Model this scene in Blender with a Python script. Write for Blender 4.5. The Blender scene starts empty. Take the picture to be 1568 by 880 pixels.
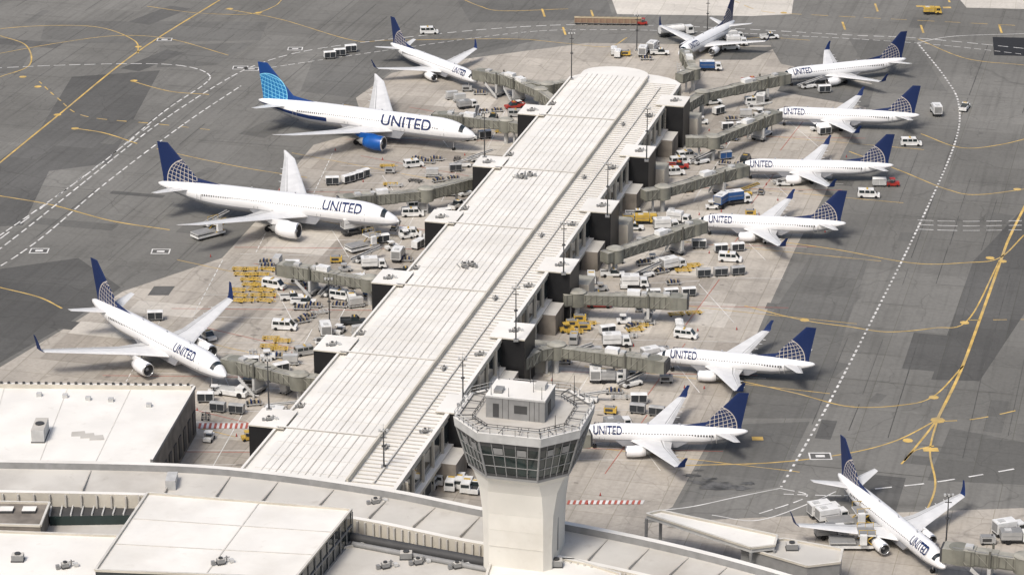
import bpy, bmesh, math, random
from mathutils import Vector, Matrix
random.seed(7)
S = bpy.context.scene
# ---------------------------------------------------------------- camera + survey helper
CH, PITCH, F = 222.0, math.radians(20.5), 4306.0
def G(u, v, z=0.0):
    """ground-survey point -> metres"""
    dx = (u-784)/F; dy = (440-v)/F
    ry = math.cos(PITCH)+dy*math.sin(PITCH); rz = -math.sin(PITCH)+dy*math.cos(PITCH)
    t = (z-CH)/rz
    return Vector((dx*t, ry*t, z))
cam = bpy.data.cameras.new('camera'); co = bpy.data.objects.new('camera', cam); S.collection.objects.link(co)
cam.sensor_width = 36; cam.lens = F/1568*36; cam.clip_start = 1; cam.clip_end = 30000
co.location = (0, 0, CH); co.rotation_euler = (math.pi/2-PITCH, 0, 0); S.camera = co

# ---------------------------------------------------------------- materials
def nt(name):
    m = bpy.data.materials.new(name); m.use_nodes = True
    n = m.node_tree; b = n.nodes['Principled BSDF']; return m, n, b
def N(n, t, **k):
    x = n.nodes.new(t)
    for a, v in k.items(): setattr(x, a, v)
    return x
def mixc(n, fac, a, b, mode='MIX'):
    x = N(n, 'ShaderNodeMix', data_type='RGBA', blend_type=mode)
    for i, v in ((0, fac), (6, a), (7, b)):
        if isinstance(v, (int, float)): x.inputs[i].default_value = v
        elif isinstance(v, tuple): x.inputs[i].default_value = (*v, 1)[:4]
        else: n.links.new(v, x.inputs[i])
    return x.outputs[2]
def noise(n, vec, scale, detail=4, lo=.35, hi=.65, rough=.5):
    x = N(n, 'ShaderNodeTexNoise'); x.inputs['Scale'].default_value = scale; x.inputs['Detail'].default_value = detail
    x.inputs['Roughness'].default_value = rough
    n.links.new(vec, x.inputs['Vector'])
    r = N(n, 'ShaderNodeMapRange'); r.inputs[1].default_value = lo; r.inputs[2].default_value = hi
    n.links.new(x.outputs[0], r.inputs[0]); return r.outputs[0]
def mat(name, c, rough=.6, metal=0, var=.12, scale=.6, spec=.3, stain=None, sfac=.5, slo=.55, shi=.75):
    m, n, b = nt(name)
    tc = N(n, 'ShaderNodeTexCoord').outputs['Object']
    col = mixc(n, noise(n, tc, scale), tuple(x*(1-var) for x in c), tuple(min(1, x*(1+var*.6)) for x in c))
    if stain:
        f = noise(n, tc, scale*.45, 6, slo, shi, .65)
        k = N(n, 'ShaderNodeMath', operation='MULTIPLY'); k.inputs[1].default_value = sfac; n.links.new(f, k.inputs[0])
        col = mixc(n, k.outputs[0], col, stain)
        f = noise(n, tc, scale*3.5, 4, .62, .8, .6)
        k = N(n, 'ShaderNodeMath', operation='MULTIPLY'); k.inputs[1].default_value = sfac*.8; n.links.new(f, k.inputs[0])
        col = mixc(n, k.outputs[0], col, stain)
    n.links.new(col, b.inputs['Base Color']); b.inputs['Roughness'].default_value = rough
    b.inputs['Metallic'].default_value = metal; b.inputs['Specular IOR Level'].default_value = spec
    return m
def ground_mat(name, c, slab=None, rot=0., jc=.7, bv=.12, stain=.4, streak=.15, big=.18, lo=.52, hi=.72):
    m, n, b = nt(name)
    tc = N(n, 'ShaderNodeTexCoord').outputs['Object']
    mp = N(n, 'ShaderNodeMapping'); mp.inputs['Rotation'].default_value[2] = rot; n.links.new(tc, mp.inputs[0]); v = mp.outputs[0]
    col = mixc(n, noise(n, tc, .012, 5, .35, .65, .6), tuple(x*(1-big) for x in c), tuple(x*(1+big*.7) for x in c))
    if slab:
        bt = N(n, 'ShaderNodeTexBrick'); bt.offset = 0
        n.links.new(v, bt.inputs['Vector']); bt.inputs['Scale'].default_value = 1
        bt.inputs['Brick Width'].default_value = slab; bt.inputs['Row Height'].default_value = slab
        bt.inputs['Mortar Size'].default_value = .10; bt.inputs['Mortar Smooth'].default_value = .3
        bt.inputs['Color1'].default_value = (1-bv,)*3+(1,); bt.inputs['Color2'].default_value = (1+bv*.4,)*3+(1,)
        bt.inputs['Mortar'].default_value = (jc, jc, jc*.95, 1)
        col = mixc(n, 1., col, bt.outputs[0], 'MULTIPLY')
        b2 = N(n, 'ShaderNodeTexBrick'); b2.offset = .37
        n.links.new(v, b2.inputs['Vector']); b2.inputs['Scale'].default_value = 1
        b2.inputs['Brick Width'].default_value = slab*5.3; b2.inputs['Row Height'].default_value = slab*2.7
        b2.inputs['Mortar Size'].default_value = 0.
        b2.inputs['Color1'].default_value = (1-bv*1.3,)*3+(1,); b2.inputs['Color2'].default_value = (1,)*3+(1,); b2.inputs['Mortar'].default_value = (.9,)*3+(1,)
        col = mixc(n, 1., col, b2.outputs[0], 'MULTIPLY')
    m2 = N(n, 'ShaderNodeMapping'); m2.inputs['Scale'].default_value = (1.4, .05, 1); n.links.new(v, m2.inputs[0])
    f = noise(n, m2.outputs[0], .55, 4, .5, .8); k = N(n, 'ShaderNodeMath', operation='MULTIPLY'); k.inputs[1].default_value = streak; n.links.new(f, k.inputs[0])
    col = mixc(n, k.outputs[0], col, tuple(x*.3 for x in c))
    vo = N(n, 'ShaderNodeTexVoronoi', feature='DISTANCE_TO_EDGE'); vo.inputs['Scale'].default_value = .045
    wn = N(n, 'ShaderNodeTexNoise'); wn.inputs['Scale'].default_value = .12; n.links.new(tc, wn.inputs['Vector'])
    va = N(n, 'ShaderNodeVectorMath', operation='MULTIPLY_ADD'); va.inputs[1].default_value = (9,9,0); n.links.new(wn.outputs[1], va.inputs[0]); n.links.new(tc, va.inputs[2]); n.links.new(va.outputs[0], vo.inputs['Vector'])
    lt = N(n, 'ShaderNodeMapRange'); lt.inputs[1].default_value = .0; lt.inputs[2].default_value = .008; lt.inputs[3].default_value = .35; lt.inputs[4].default_value = 0; n.links.new(vo.outputs[0], lt.inputs[0])
    col = mixc(n, lt.outputs[0], col, tuple(x*.35 for x in c))
    f = noise(n, tc, .07, 8, lo, hi, .68); k = N(n, 'ShaderNodeMath', operation='MULTIPLY'); k.inputs[1].default_value = stain; n.links.new(f, k.inputs[0])
    col = mixc(n, k.outputs[0], col, tuple(x*.42 for x in c))
    f = noise(n, tc, .35, 6, .55, .8, .7); k = N(n, 'ShaderNodeMath', operation='MULTIPLY'); k.inputs[1].default_value = stain*.8; n.links.new(f, k.inputs[0])
    col = mixc(n, k.outputs[0], col, tuple(x*.4 for x in c))
    f = noise(n, tc, 1.1, 3, .3, .7)
    col = mixc(n, f, mixc(n, .14, col, (.02, .02, .02)), col)
    n.links.new(col, b.inputs['Base Color']); b.inputs['Roughness'].default_value = .9; b.inputs['Specular IOR Level'].default_value = .15
    return m
M = {}
PR = math.radians(14.3)
M['asph'] = ground_mat('asphalt', (.212, .207, .190), 15, PR, .76, .09, .35, .35)
M['asphd'] = ground_mat('asphalt_dark', (.135, .133, .126), 12, PR, .82, .10, .3, .3)
M['asphm'] = ground_mat('asphalt_mid', (.172, .169, .157), 12, PR, .8, .10, .3, .3)
M['asphb'] = ground_mat('asphalt_new', (.035, .036, .039), None, 0, .8, .12, .2, .1)
M['conc'] = ground_mat('apron_concrete', (.50, .458, .397), 7.6, PR, .72, .12, .55, .35, .10, .50, .76)
M['concd'] = ground_mat('apron_concrete_old', (.41, .372, .32), 7.6, PR, .74, .12, .5, .4, .10, .52, .76)
M['concl'] = ground_mat('apron_concrete_new', (.59, .55, .485), 7.6, PR, .78, .06, .35, .2, .08, .52, .76)
M['concb'] = ground_mat('bright_concrete', (.68, .64, .57), 7.6, .2, .8, .08, .15, .1)
M['tar'] = mat('joint_sealant', (.085, .083, .077), .8, var=.3, scale=.3)
M['stain'] = mat('oil_stain', (.23, .208, .182), .7, var=.3, scale=.8)
M['stain2'] = mat('damp_asphalt', (.105, .104, .10), .6, var=.5, scale=.5)
M['yel'] = mat('yellow_paint', (.60, .405, .12), .7, var=.3, scale=.3, stain=(.30, .26, .18), sfac=.7, slo=.45, shi=.7)
M['wht'] = mat('white_paint', (.70, .69, .66), .7, var=.2, scale=.3, stain=(.33, .32, .29), sfac=.6, slo=.45, shi=.7)
M['red'] = mat('red_paint', (.40, .11, .08), .6)
M['roof'] = mat('white_roof_membrane', (.755, .735, .685), .75, var=.07, scale=.12, stain=(.47, .43, .36), sfac=.45, slo=.48, shi=.8)
M['roof2'] = mat('grey_roof_membrane', (.54, .52, .475), .75, var=.1, scale=.1, stain=(.30, .27, .23), sfac=.65, slo=.46, shi=.75)
M['seam'] = mat('roof_seam', (.46, .435, .39), .7)
M['seaml'] = mat('roof_seam_light', (.59, .57, .52), .7)
M['cream'] = mat('cream_concrete', (.54, .505, .43), .8, var=.12, scale=.2, stain=(.32, .285, .235), sfac=.5)
M['shaft'] = mat('tower_shaft_concrete', (.64, .62, .565), .75, var=.06, scale=.15, stain=(.44, .41, .35), sfac=.4)
M['black'] = mat('black_cladding', (.018, .018, .019), .45)
M['glass'] = mat('dark_glass', (.022, .03, .032), .08, spec=.8)
M['tglass'] = mat('tower_glass', (.014, .026, .024), .05, spec=.6, var=.6, scale=.35)
M['teal'] = mat('dark_green_glass', (.02, .035, .033), .15, spec=.5)
M['grey'] = mat('grey_metal', (.25, .25, .245), .5)
M['lgrey'] = mat('light_grey_metal', (.48, .48, .465), .5)
M['dgrey'] = mat('dark_grey', (.06, .06, .06), .6)
M['brown'] = mat('brown_wall', (.22, .195, .165), .8, var=.3, scale=.3)
M['rust'] = mat('rusty_cart', (.30, .20, .14), .8, var=.3, scale=.3)
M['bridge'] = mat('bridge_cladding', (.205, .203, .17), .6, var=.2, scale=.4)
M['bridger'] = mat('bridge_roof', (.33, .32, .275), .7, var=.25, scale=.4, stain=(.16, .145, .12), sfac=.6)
M['bridged'] = mat('bridge_ribs', (.12, .118, .10), .6)
M['acw'] = mat('aircraft_white', (.80, .80, .795), .3, var=.03, spec=.5)
M['acg'] = mat('aircraft_belly_grey', (.36, .37, .395), .35, var=.05, spec=.5)
M['wing'] = mat('wing_grey', (.66, .66, .65), .4, var=.07, scale=.5)
M['wingd'] = mat('wing_flap', (.50, .50, .49), .5, var=.1)
M['tyre'] = mat('tyre', (.02, .02, .02), .9)
M['navy'] = mat('navy_paint', (.010, .025, .095), .4)
M['blue'] = mat('blue_paint', (.01, .09, .34), .35)
M['lip'] = mat('engine_lip', (.6, .6, .6), .25, metal=.8)
M['vw'] = mat('vehicle_white', (.72, .72, .70), .4, var=.12)
M['vg'] = mat('vehicle_grey', (.38, .38, .37), .45, var=.12)
M['vy'] = mat('vehicle_yellow', (.58, .39, .08), .5, var=.2)
M['vb'] = mat('vehicle_blue', (.03, .09, .24), .4)
M['vr'] = mat('vehicle_red', (.36, .04, .03), .4)
M['vd'] = mat('vehicle_dark', (.04, .045, .05), .4)
M['tan'] = mat('crate_tan', (.4, .33, .22), .8, var=.2)

def fin_mat(name, base, line, lower):
    m, n, b = nt(name)
    tc = N(n, 'ShaderNodeTexCoord').outputs['UV']
    sp = N(n, 'ShaderNodeSeparateXYZ'); n.links.new(tc, sp.inputs[0])
    def mth(op, a, bb=0., c=0.):
        x = N(n, 'ShaderNodeMath', operation=op)
        for i, v in enumerate((a, bb, c)):
            if isinstance(v, (int, float)): x.inputs[i].default_value = v
            else: n.links.new(v, x.inputs[i])
        return x.outputs[0]
    X, Z = sp.outputs[0], sp.outputs[1]      # in fin heights; globe centre at (0,0)
    RR = .60
    r2 = mth('ADD', mth('MULTIPLY', X, X), mth('MULTIPLY', Z, Z)); r = mth('SQRT', r2)
    mask = mth('LESS_THAN', r, RR)
    ln = mth('LESS_THAN', mth('PINGPONG', mth('ADD', Z, mth('MULTIPLY', X, .3)), .055), .0075)
    an = mth('DIVIDE', X, mth('SQRT', mth('MAXIMUM', mth('SUBTRACT', RR*RR, mth('MULTIPLY', Z, Z)), .001)))
    ln2 = mth('LESS_THAN', mth('PINGPONG', an, .10), .013)
    rim = mth('LESS_THAN', mth('ABSOLUTE', mth('SUBTRACT', r, RR)), .012)
    f = mth('MAXIMUM', rim, mth('MULTIPLY', mth('MAXIMUM', ln, ln2), mask))
    col = mixc(n, mask, base, lower)
    col = mixc(n, f, col, line)
    n.links.new(col, b.inputs['Base Color']); b.inputs['Roughness'].default_value = .4
    return m
M['fin'] = fin_mat('tail_fin_navy', (.008, .022, .09), (.55, .50, .44), (.012, .026, .085))
M['finb'] = fin_mat('tail_fin_blue', (.006, .05, .21), (.22, .58, .78), (.008, .15, .38))

# ---------------------------------------------------------------- mesh builder
class MB:
    def __init__(s): s.v = []; s.f = []; s.m = []; s.mats = []; s.sm = []; s.T = Matrix.Identity(4); s.uv = {}
    def mi(s, k):
        if k not in s.mats: s.mats.append(k)
        return s.mats.index(k)
    def add(s, vs, fs, k, smooth=False):
        o = len(s.v); s.v += [s.T @ Vector(p) for p in vs]
        i = s.mi(k) if isinstance(k, str) else None
        for j, f in enumerate(fs):
            s.f.append([o+q for q in f]); s.m.append(i if i is not None else s.mi(k[j])); s.sm.append(smooth)
        return o
    def box(s, x0, x1, y0, y1, z0, z1, k, top=None):
        vs = [(x0,y0,z0),(x1,y0,z0),(x1,y1,z0),(x0,y1,z0),(x0,y0,z1),(x1,y0,z1),(x1,y1,z1),(x0,y1,z1)]
        fs = [(0,3,2,1),(4,5,6,7),(0,1,5,4),(1,2,6,5),(2,3,7,6),(3,0,4,7)]
        s.add(vs, fs, [k, top or k, k, k, k, k])
    def hexa(s, b, t, k, top=None):
        fs = [(0,3,2,1),(4,5,6,7),(0,1,5,4),(1,2,6,5),(2,3,7,6),(3,0,4,7)]
        s.add(list(b)+list(t), fs, [k, top or k, k, k, k, k])
    def prism(s, poly, z0, z1, k, top=None):
        n = len(poly); vs = [(p[0],p[1],z0) for p in poly]+[(p[0],p[1],z1) for p in poly]
        a = sum(poly[i][0]*poly[(i+1)%n][1]-poly[(i+1)%n][0]*poly[i][1] for i in range(n))
        fs = [tuple(range(n,2*n))]+[(i,(i+1)%n,n+(i+1)%n,n+i) for i in range(n)]
        if a < 0: fs = [tuple(reversed(f)) for f in fs]
        s.add(vs, fs, [top or k]+[k]*n)
    def cyl(s, p0, p1, r0, r1, k, n=10, cap=True, smooth=True):
        p0, p1 = Vector(p0), Vector(p1); d = (p1-p0).normalized()
        a = d.orthogonal().normalized(); b = d.cross(a)
        vs = []
        for p, r in ((p0, r0), (p1, r1)):
            for i in range(n):
                t = 2*math.pi*i/n; vs.append(p+a*r*math.cos(t)+b*r*math.sin(t))
        s.add(vs, [(i,(i+1)%n,n+(i+1)%n,n+i) for i in range(n)], k, smooth)
        if cap: s.add(vs, [tuple(reversed(range(n))), tuple(range(n,2*n))], k)
    def rev(s, prof, k, n=16, ks=None):
        vs = []
        for x, r in prof:
            for i in range(n):
                t = 2*math.pi*i/n; vs.append((x, r*math.cos(t), r*math.sin(t)))
        fs = []; kk = []
        for j in range(len(prof)-1):
            for i in range(n):
                fs.append((j*n+i, j*n+(i+1)%n, (j+1)*n+(i+1)%n, (j+1)*n+i)); kk.append(ks[j] if ks else k)
        s.add(vs, fs, kk, True)
    def mesh(s, name):
        me = bpy.data.meshes.new(name); me.from_pydata([tuple(v) for v in s.v], [], s.f)
        for k in s.mats: me.materials.append(M[k])
        for p, i, sm in zip(me.polygons, s.m, s.sm): p.material_index = i; p.use_smooth = sm
        if s.uv:
            l = me.uv_layers.new(name='UVMap')
            for lp in me.loops:
                if lp.vertex_index in s.uv: l.data[lp.index].uv = s.uv[lp.vertex_index]
        me.update(); return me
    def build(s, name, loc=(0,0,0), rz=0., sc=1.):
        return place(s.mesh(name), name, loc, rz, sc)
def place(me, name, loc=(0,0,0), rz=0., sc=1.):
    o = bpy.data.objects.new(name, me); o.location = loc; o.rotation_euler = (0,0,rz); o.scale = (sc,)*3
    S.collection.objects.link(o); return o

# ---------------------------------------------------------------- pier frame
ax = Vector((.247,.969,0)); bx = Vector((.969,-.247,0)); O = Vector((-44.7,489.7,0))
def P(s, w, z=0): p = O+ax*s+bx*w; return Vector((p.x,p.y,z))
# ---------------------------------------------------------------- ground
g = MB(); g.add([(-6000,-1500,0),(6000,-1500,0),(6000,9000,0),(-6000,9000,0)], [(0,1,2,3)], 'asph'); g.build('ground')
def patch(name, px, k, z):
    b = MB(); pts = [G(*p) for p in px]
    a = sum(pts[i].x*pts[(i+1)%len(pts)].y-pts[(i+1)%len(pts)].x*pts[i].y for i in range(len(pts)))
    if a < 0: pts.reverse()
    b.add([(p.x,p.y,z) for p in pts], [tuple(range(len(pts)))], k); return b.build(name)
APX = [(-160,660),(0,562),(100,502),(188,446),(340,395),(395,335),(440,270),(480,222),(560,200),(545,150),(600,112),(700,92),(830,75),(900,66),(1180,70),(1196,98),(1335,128),(1325,170),(1290,235),(1262,300),(1222,372),(1170,485),(1105,640),(1030,775),(985,800),(1200,790),(1600,776),(1700,1100),(-400,1100)]
patch('apron_pavement', APX, 'conc', .004)
APW = [G(*q) for q in APX]
def inside(p):
    r = False; n = len(APW)
    for i in range(n):
        a, c = APW[i], APW[i-1]
        if (a.y > p.y) != (c.y > p.y) and p.x < (c.x-a.x)*(p.y-a.y)/(c.y-a.y)+a.x: r = not r
    return r
random.seed(8)
pd, pl = MB(), MB(); used = set()
for i in range(170):
    ci, cj = random.randint(-4,32), random.choice([random.randint(-13,-2), random.randint(4,13)])
    nw, nh = random.choice(((1,1),(2,1),(1,2),(2,2),(3,1),(1,4)))
    cells = {(ci+a, cj+c) for a in range(nh) for c in range(nw)}
    if cells & used: continue
    corners = [P(ci*7.6,cj*7.6),P(ci*7.6,(cj+nw)*7.6),P((ci+nh)*7.6,(cj+nw)*7.6),P((ci+nh)*7.6,cj*7.6)]
    if not all(inside(c) for c in corners): continue
    used |= cells
    if random.random() < .6: pd.add([(c.x,c.y,.016) for c in corners], [(0,1,2,3)], 'concd')
    else: pl.add([(c.x,c.y,.016) for c in corners], [(0,1,2,3)], 'concl')
pd.build('pavement_panels'); pl.build('pavement_panels')
patch('taxiway_pavement', [(935,-6),(1216,-6),(1212,22),(1150,25),(945,22)], 'concb', .004)
patch('taxiway_pavement', [(1465,-6),(1640,-6),(1640,16),(1480,12)], 'concb', .004)
patch('taxiway_pavement', [(1100,72),(1190,72),(1150,92),(1090,92)], 'asphm', .008)
for px, k in [([(70,32),(410,34),(398,62),(60,68)],'asphm'), ([(110,118),(245,108),(168,250),(75,262),(35,345),(-60,350),(-60,290),(60,200)],'asphd'),
    ([(-60,420),(120,395),(185,440),(96,500),(-5,558),(-160,650)],'asphd'), ([(1490,400),(1568,318),(1640,318),(1575,470),(1500,583),(1426,581)],'asphd'),
    ([(1520,57),(1640,60),(1640,88),(1522,85)],'asphb'), ([(1455,655),(1640,690),(1640,745),(1420,735)],'asphm'),
    ([(1210,108),(1340,130),(1330,165),(1190,140)],'asphm'), ([(1240,395),(1330,398),(1250,640),(1120,640),(1175,490)],'asphm'),
    ([(560,62),(830,60),(700,90),(600,108),(540,150),(460,140),(480,90)],'asphm'), ([(1110,650),(1240,645),(1190,745),(1040,770)],'asphm'),
    ([(245,70),(390,65),(330,100),(240,104)],'asphm'), ([(700,0),(930,0),(940,30),(720,35)],'asphm'), ([(236,438),(268,438),(258,452),(226,452)],'asphd'),
    ([(0,60),(55,68),(30,110),(0,112)],'asphm'), ([(1300,60),(1400,62),(1450,140),(1340,130)],'asphm')]:
    patch('taxiway_pavement', px, k, .008)
random.seed(3)
pb = MB(); placed = []
for i in range(120):
    u = random.uniform(0,1568); v = random.uniform(20,780)
    if 420 < u < 1150: continue
    c = G(u,v)
    if inside(c): continue
    w, h = random.uniform(1,4), random.uniform(2,12); a = random.choice((-PR, -PR, math.pi/2-PR, -.5))
    if any((c-q).length < w+h+hq for q,hq in placed): continue
    placed.append((c,w+h)); R = Matrix.Rotation(a,3,'Z')
    pb.add([(Vector((c.x,c.y,.012))+R@Vector(q)) for q in ((-w,-h,0),(w,-h,0),(w,h,0),(-w,h,0))], [(0,1,2,3)], random.choice(('asphm','asphm','asphd')))
pb.build('pavement_patches')
sb = MB()
def blob(c, r, z, k='stain', n=11):
    e = random.uniform(.35,.8); a = random.uniform(0,3)
    rr = [r*random.uniform(.45,1.15) for _ in range(n)]
    sb.add([(c.x+rr[i]*math.cos(i*6.283/n+a), c.y+rr[i]*e*math.sin(i*6.283/n+a), z) for i in range(n)], [tuple(range(n))], k)
for i in range(230):
    p = P(random.uniform(-5,240), random.choice((random.uniform(-60,-9), random.uniform(38,95))))
    if inside(p): blob(p, random.uniform(.2,1.0), .048+.001*(i%12))
for i,(u,v,r) in enumerate(((1075,738,2.4),(1092,744,3.4),(1110,741,2),(1060,728,1.8),(1130,746,2.8),(1145,740,1.6),(1088,733,1.5),(1070,720,1.2))): blob(G(u,v), r, .062+.002*i, 'stain2', 17)
sb.build('oil_stains')

# ---------------------------------------------------------------- painted lines
def smooth_pts(P, n=10):
    if len(P) < 3: return P
    Q = [P[0]*2-P[1]]+P+[P[-1]*2-P[-2]]; out = []
    for i in range(1, len(Q)-2):
        p0,p1,p2,p3 = Q[i-1:i+3]
        for j in range(n):
            t = j/n; out.append(.5*((2*p1)+(p2-p0)*t+(2*p0-5*p1+4*p2-p3)*t*t+(3*p1-p0-3*p2+p3)*t**3))
    out.append(P[-1]); return out
def ribbon(b, P, w, k, z, dash=None, off=0.):
    def emit(seg):
        if len(seg) < 2: return
        vs = []
        for i, p in enumerate(seg):
            d = (seg[min(i+1,len(seg)-1)]-seg[max(i-1,0)]); d.z = 0
            if d.length < 1e-6: d = Vector((1,0,0))
            d.normalize(); nn = Vector((-d.y,d.x,0))
            vs += [p+nn*(off-w/2)+Vector((0,0,z)), p+nn*(off+w/2)+Vector((0,0,z))]
        b.add(vs, [(2*i,2*i+2,2*i+3,2*i+1) for i in range(len(seg)-1)], k)
    if not dash: emit(P); return
    R = [P[0]]
    for a, c in zip(P, P[1:]):
        n = max(1, int((c-a).length/.5))
        for j in range(1, n+1): R.append(a.lerp(c, j/n))
    cur = []; acc = 0
    for a, c in zip(R, R[1:]):
        acc += (c-a).length; ph = acc % (dash[0]+dash[1])
        if ph < dash[0]: cur.append(a)
        elif cur: emit(cur+[a]); cur = []
    emit(cur)
# tar joints across the asphalt
TJ = MB(); random.seed(14)
for w_ in [95+7.6*i for i in range(16)]+[-62-7.6*i for i in range(18)]:
    s_ = -60
    while s_ < 330:
        l = random.uniform(8,60)
        if random.random() < .55:
            a, c = P(s_, w_+random.uniform(-.3,.3)), P(s_+l, w_+random.uniform(-.3,.3))
            if not inside(a) and not inside(c): ribbon(TJ, [a, c], random.uniform(.10,.22), 'tar', .018)
        s_ += l+random.uniform(0,10)
for s_ in [-60+15.2*i for i in range(26)]:
    for w0, w1 in ((95,215),(-200,-62)):
        w_ = w0
        while w_ < w1:
            l = random.uniform(8,30)
            if random.random() < .45:
                a, c = P(s_, w_), P(s_+random.uniform(-.4,.4), w_+l)
                if not inside(a) and not inside(c): ribbon(TJ, [a, c], random.uniform(.10,.2), 'tar', .019)
            w_ += l
TJ.build('pavement_joints')
Y = MB(); W = MB(); RD = MB()
def yl(px, w=.55, dash=None, z=.022): ribbon(Y, smooth_pts([G(*p) for p in px]), w*.78, 'yel', z, dash)
def wl(px, w=.5, dash=None, z=.026, off=0): ribbon(W, smooth_pts([G(*p) for p in px]), w, 'wht', z, dash, off)
yl([(-60,298),(85,180),(210,80),(345,-5)], .7)
yl([(-60,290),(0,300),(80,314),(170,338),(260,352)]); yl([(-60,425),(0,440),(60,455),(95,472)])
yl([(0,118),(45,100),(40,70),(0,55)]); yl([(-40,48),(60,40),(150,42),(205,62),(212,82)], .5)
yl([(0,82),(90,66),(180,55),(260,60),(350,85)], .4)
yl([(60,125),(90,152),(130,178),(240,190),(330,200)], .5, (3,3)); yl([(110,196),(160,204),(210,220)], .6); yl([(200,124),(260,140),(320,145)], .5)
yl([(240,228),(300,242),(380,258),(470,272)], .4); yl([(345,14),(430,30),(540,62),(600,62),(780,60),(860,66),(930,72),(960,58)], .4)
yl([(225,10),(300,20),(380,22),(420,10),(435,-5)], .4); yl([(700,-5),(735,10),(770,17),(870,14)], .4)
yl([(1568,318),(1545,365),(1532,400),(1500,490),(1470,570),(1436,640)], .8); yl([(1436,640),(1420,662),(1385,705)], .6); yl([(1436,640),(1424,690),(1432,745),(1410,800)], .5)
yl([(1600,250),(1568,318)], .7)
yl([(1140,468),(1230,490),(1300,500),(1360,508),(1430,502),(1482,490),(1530,400)], .45); yl([(1482,490),(1640,488)], .4, (3,3))
yl([(1180,368),(1280,382),(1400,403),(1480,402),(1530,395),(1568,360)], .45)
yl([(1300,232),(1380,262),(1450,290),(1500,298),(1600,285)], .45); yl([(1410,205),(1470,226),(1530,222),(1600,205)], .45)
yl([(1130,582),(1220,602),(1300,622),(1380,620),(1430,606),(1475,560)], .45)
yl([(1050,712),(1180,708),(1290,695),(1370,675),(1436,642)], .45); yl([(1436,645),(1500,640),(1600,618)], .45, (4,3))
yl([(1380,710),(1400,690),(1430,682)], .5); yl([(1405,60),(1480,90),(1568,100)], .4)
yl([(1120,0),(1170,18),(1260,24),(1568,40)], .4, (5,3)); yl([(1080,70),(1160,58),(1240,62)], .4)
for q in ((35,118),(88,176),(58,133),(212,72),(352,14),(396,20),(115,197),(205,124),(1535,400),(1516,395),(1477,494),(1436,643),(1430,608),(1558,290),(1390,674),(1232,490),(1200,20)):
    c = G(*q); r = 1.05 if q != (1436,643) else 1.5; Y.prism([(c.x+r*math.cos(t*.785),c.y+r*math.sin(t*.785)) for t in range(8)], .028, .034, 'yel')
for q,w in (((1425,688),3.0),((1450,12),2.5),((1160,671),2.2),((1408,10),2)):
    c = G(*q); Y.box(c.x-w/2,c.x+w/2,c.y-.9,c.y+.9,.028,.034,'yel')
for (u,v) in ((905,22),(862,48),(1290,40),(1410,45),(830,20),(1530,45),(1340,12),(1450,-2)):
    yl([(u,v-6),(u+4,v+6)], .8, None, .03)
wl([(-60,425),(30,358),(125,282),(235,195),(330,132),(392,100),(470,78),(600,60),(760,44),(900,38),(1080,42),(1300,54),(1420,60),(1640,82)], .42, (3.2,1.4))
wl([(-60,435),(40,372),(150,280),(270,190),(360,130)], .42, (3.2,1.4), off=-2)
wl([(-60,107),(100,100),(230,98),(290,103),(320,115),(312,130),(250,172),(140,262),(-60,402)], .42, (3.2,1.2))
wl([(-60,385),(90,275),(210,185)], .4, (5,6), off=-5)
wl([(400,106),(560,82),(780,52),(900,46),(1100,50),(1400,66),(1640,92)], .3, (2,1))
wl([(1405,66),(1448,120),(1468,160),(1462,220),(1405,350),(1335,490),(1262,630),(1195,747)], .48, (1.3,1.3))
wl([(1195,747),(1130,760),(1060,775),(1000,782)], .3); wl([(1195,747),(1235,760),(1150,790)], .3, (3,1))
wl([(1340,748),(1450,735),(1640,702)], .42, (3.5,3)); wl([(1200,756),(1300,758),(1340,748)], .3, (2,1))
for yy in (337,344,351): wl([(1405,yy),(1470,yy+2),(1568,yy+1)], .28, (4,1.5))
wl([(1405,66),(1460,56),(1568,52)], .3); wl([(1090,788),(1160,796),(1240,770),(1280,752)], .28)
for q in ((252,61),(385,106),(368,104),(60,384),(1256,698),(452,75),(246,385)):
    c = G(*q); W.box(c.x-2.2,c.x+2.2,c.y-1.7,c.y+1.7,.028,.034,'wht'); W.box(c.x-1.9,c.x+1.9,c.y-1.3,c.y+1.3,.036,.040,'asphd'); W.box(c.x-.9,c.x+.9,c.y-.5,c.y+.5,.042,.046,'wht')
random.seed(11)
gL = [-1.3, 38.2, 78.4, 119.8, 161.9, 206.4]; gR = [13.7, 53.9, 94.5, 135.8, 178.8, 223]
def seg(b, p, q, w, k, z, dash=None): ribbon(b, [p, q], w, k, z, dash)
for sL in gL:
    for d in (6, 13, 20, 27, 33): seg(W, P(sL+d, -8), P(sL+d-8, -38+random.uniform(-12,6)), .16, 'wht', .03)
    seg(RD, P(sL+12,-8), P(sL+2,-52), .2, 'red', .034); seg(Y, P(sL+18,-14), P(sL+32,-62), .22, 'yel', .024)
    seg(W, P(sL+4,-14), P(sL+38,-18), .18, 'wht', .038); seg(W, P(sL,-46), P(sL+36,-52), .22, 'wht', .042, (2,1)); seg(W, P(sL+2,-24), P(sL+20,-34), .16, 'wht', .044); seg(RD, P(sL+24,-10), P(sL+34,-44), .18, 'red', .046)
for sR in gR:
    for d in (6, 12, 18, 25, 31): seg(W, P(sR+d, 40), P(sR+d+7, 66+random.uniform(-10,16)), .16, 'wht', .03)
    seg(RD, P(sR+12,40), P(sR+20,80), .2, 'red', .034); seg(Y, P(sR+16,44), P(sR+14,96), .22, 'yel', .024)
    seg(W, P(sR+2,46), P(sR+36,46), .18, 'wht', .038); seg(RD, P(sR+4,60), P(sR+34,62), .16, 'red', .046); seg(W, P(sR+8,70), P(sR+30,58), .16, 'wht', .044)
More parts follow.
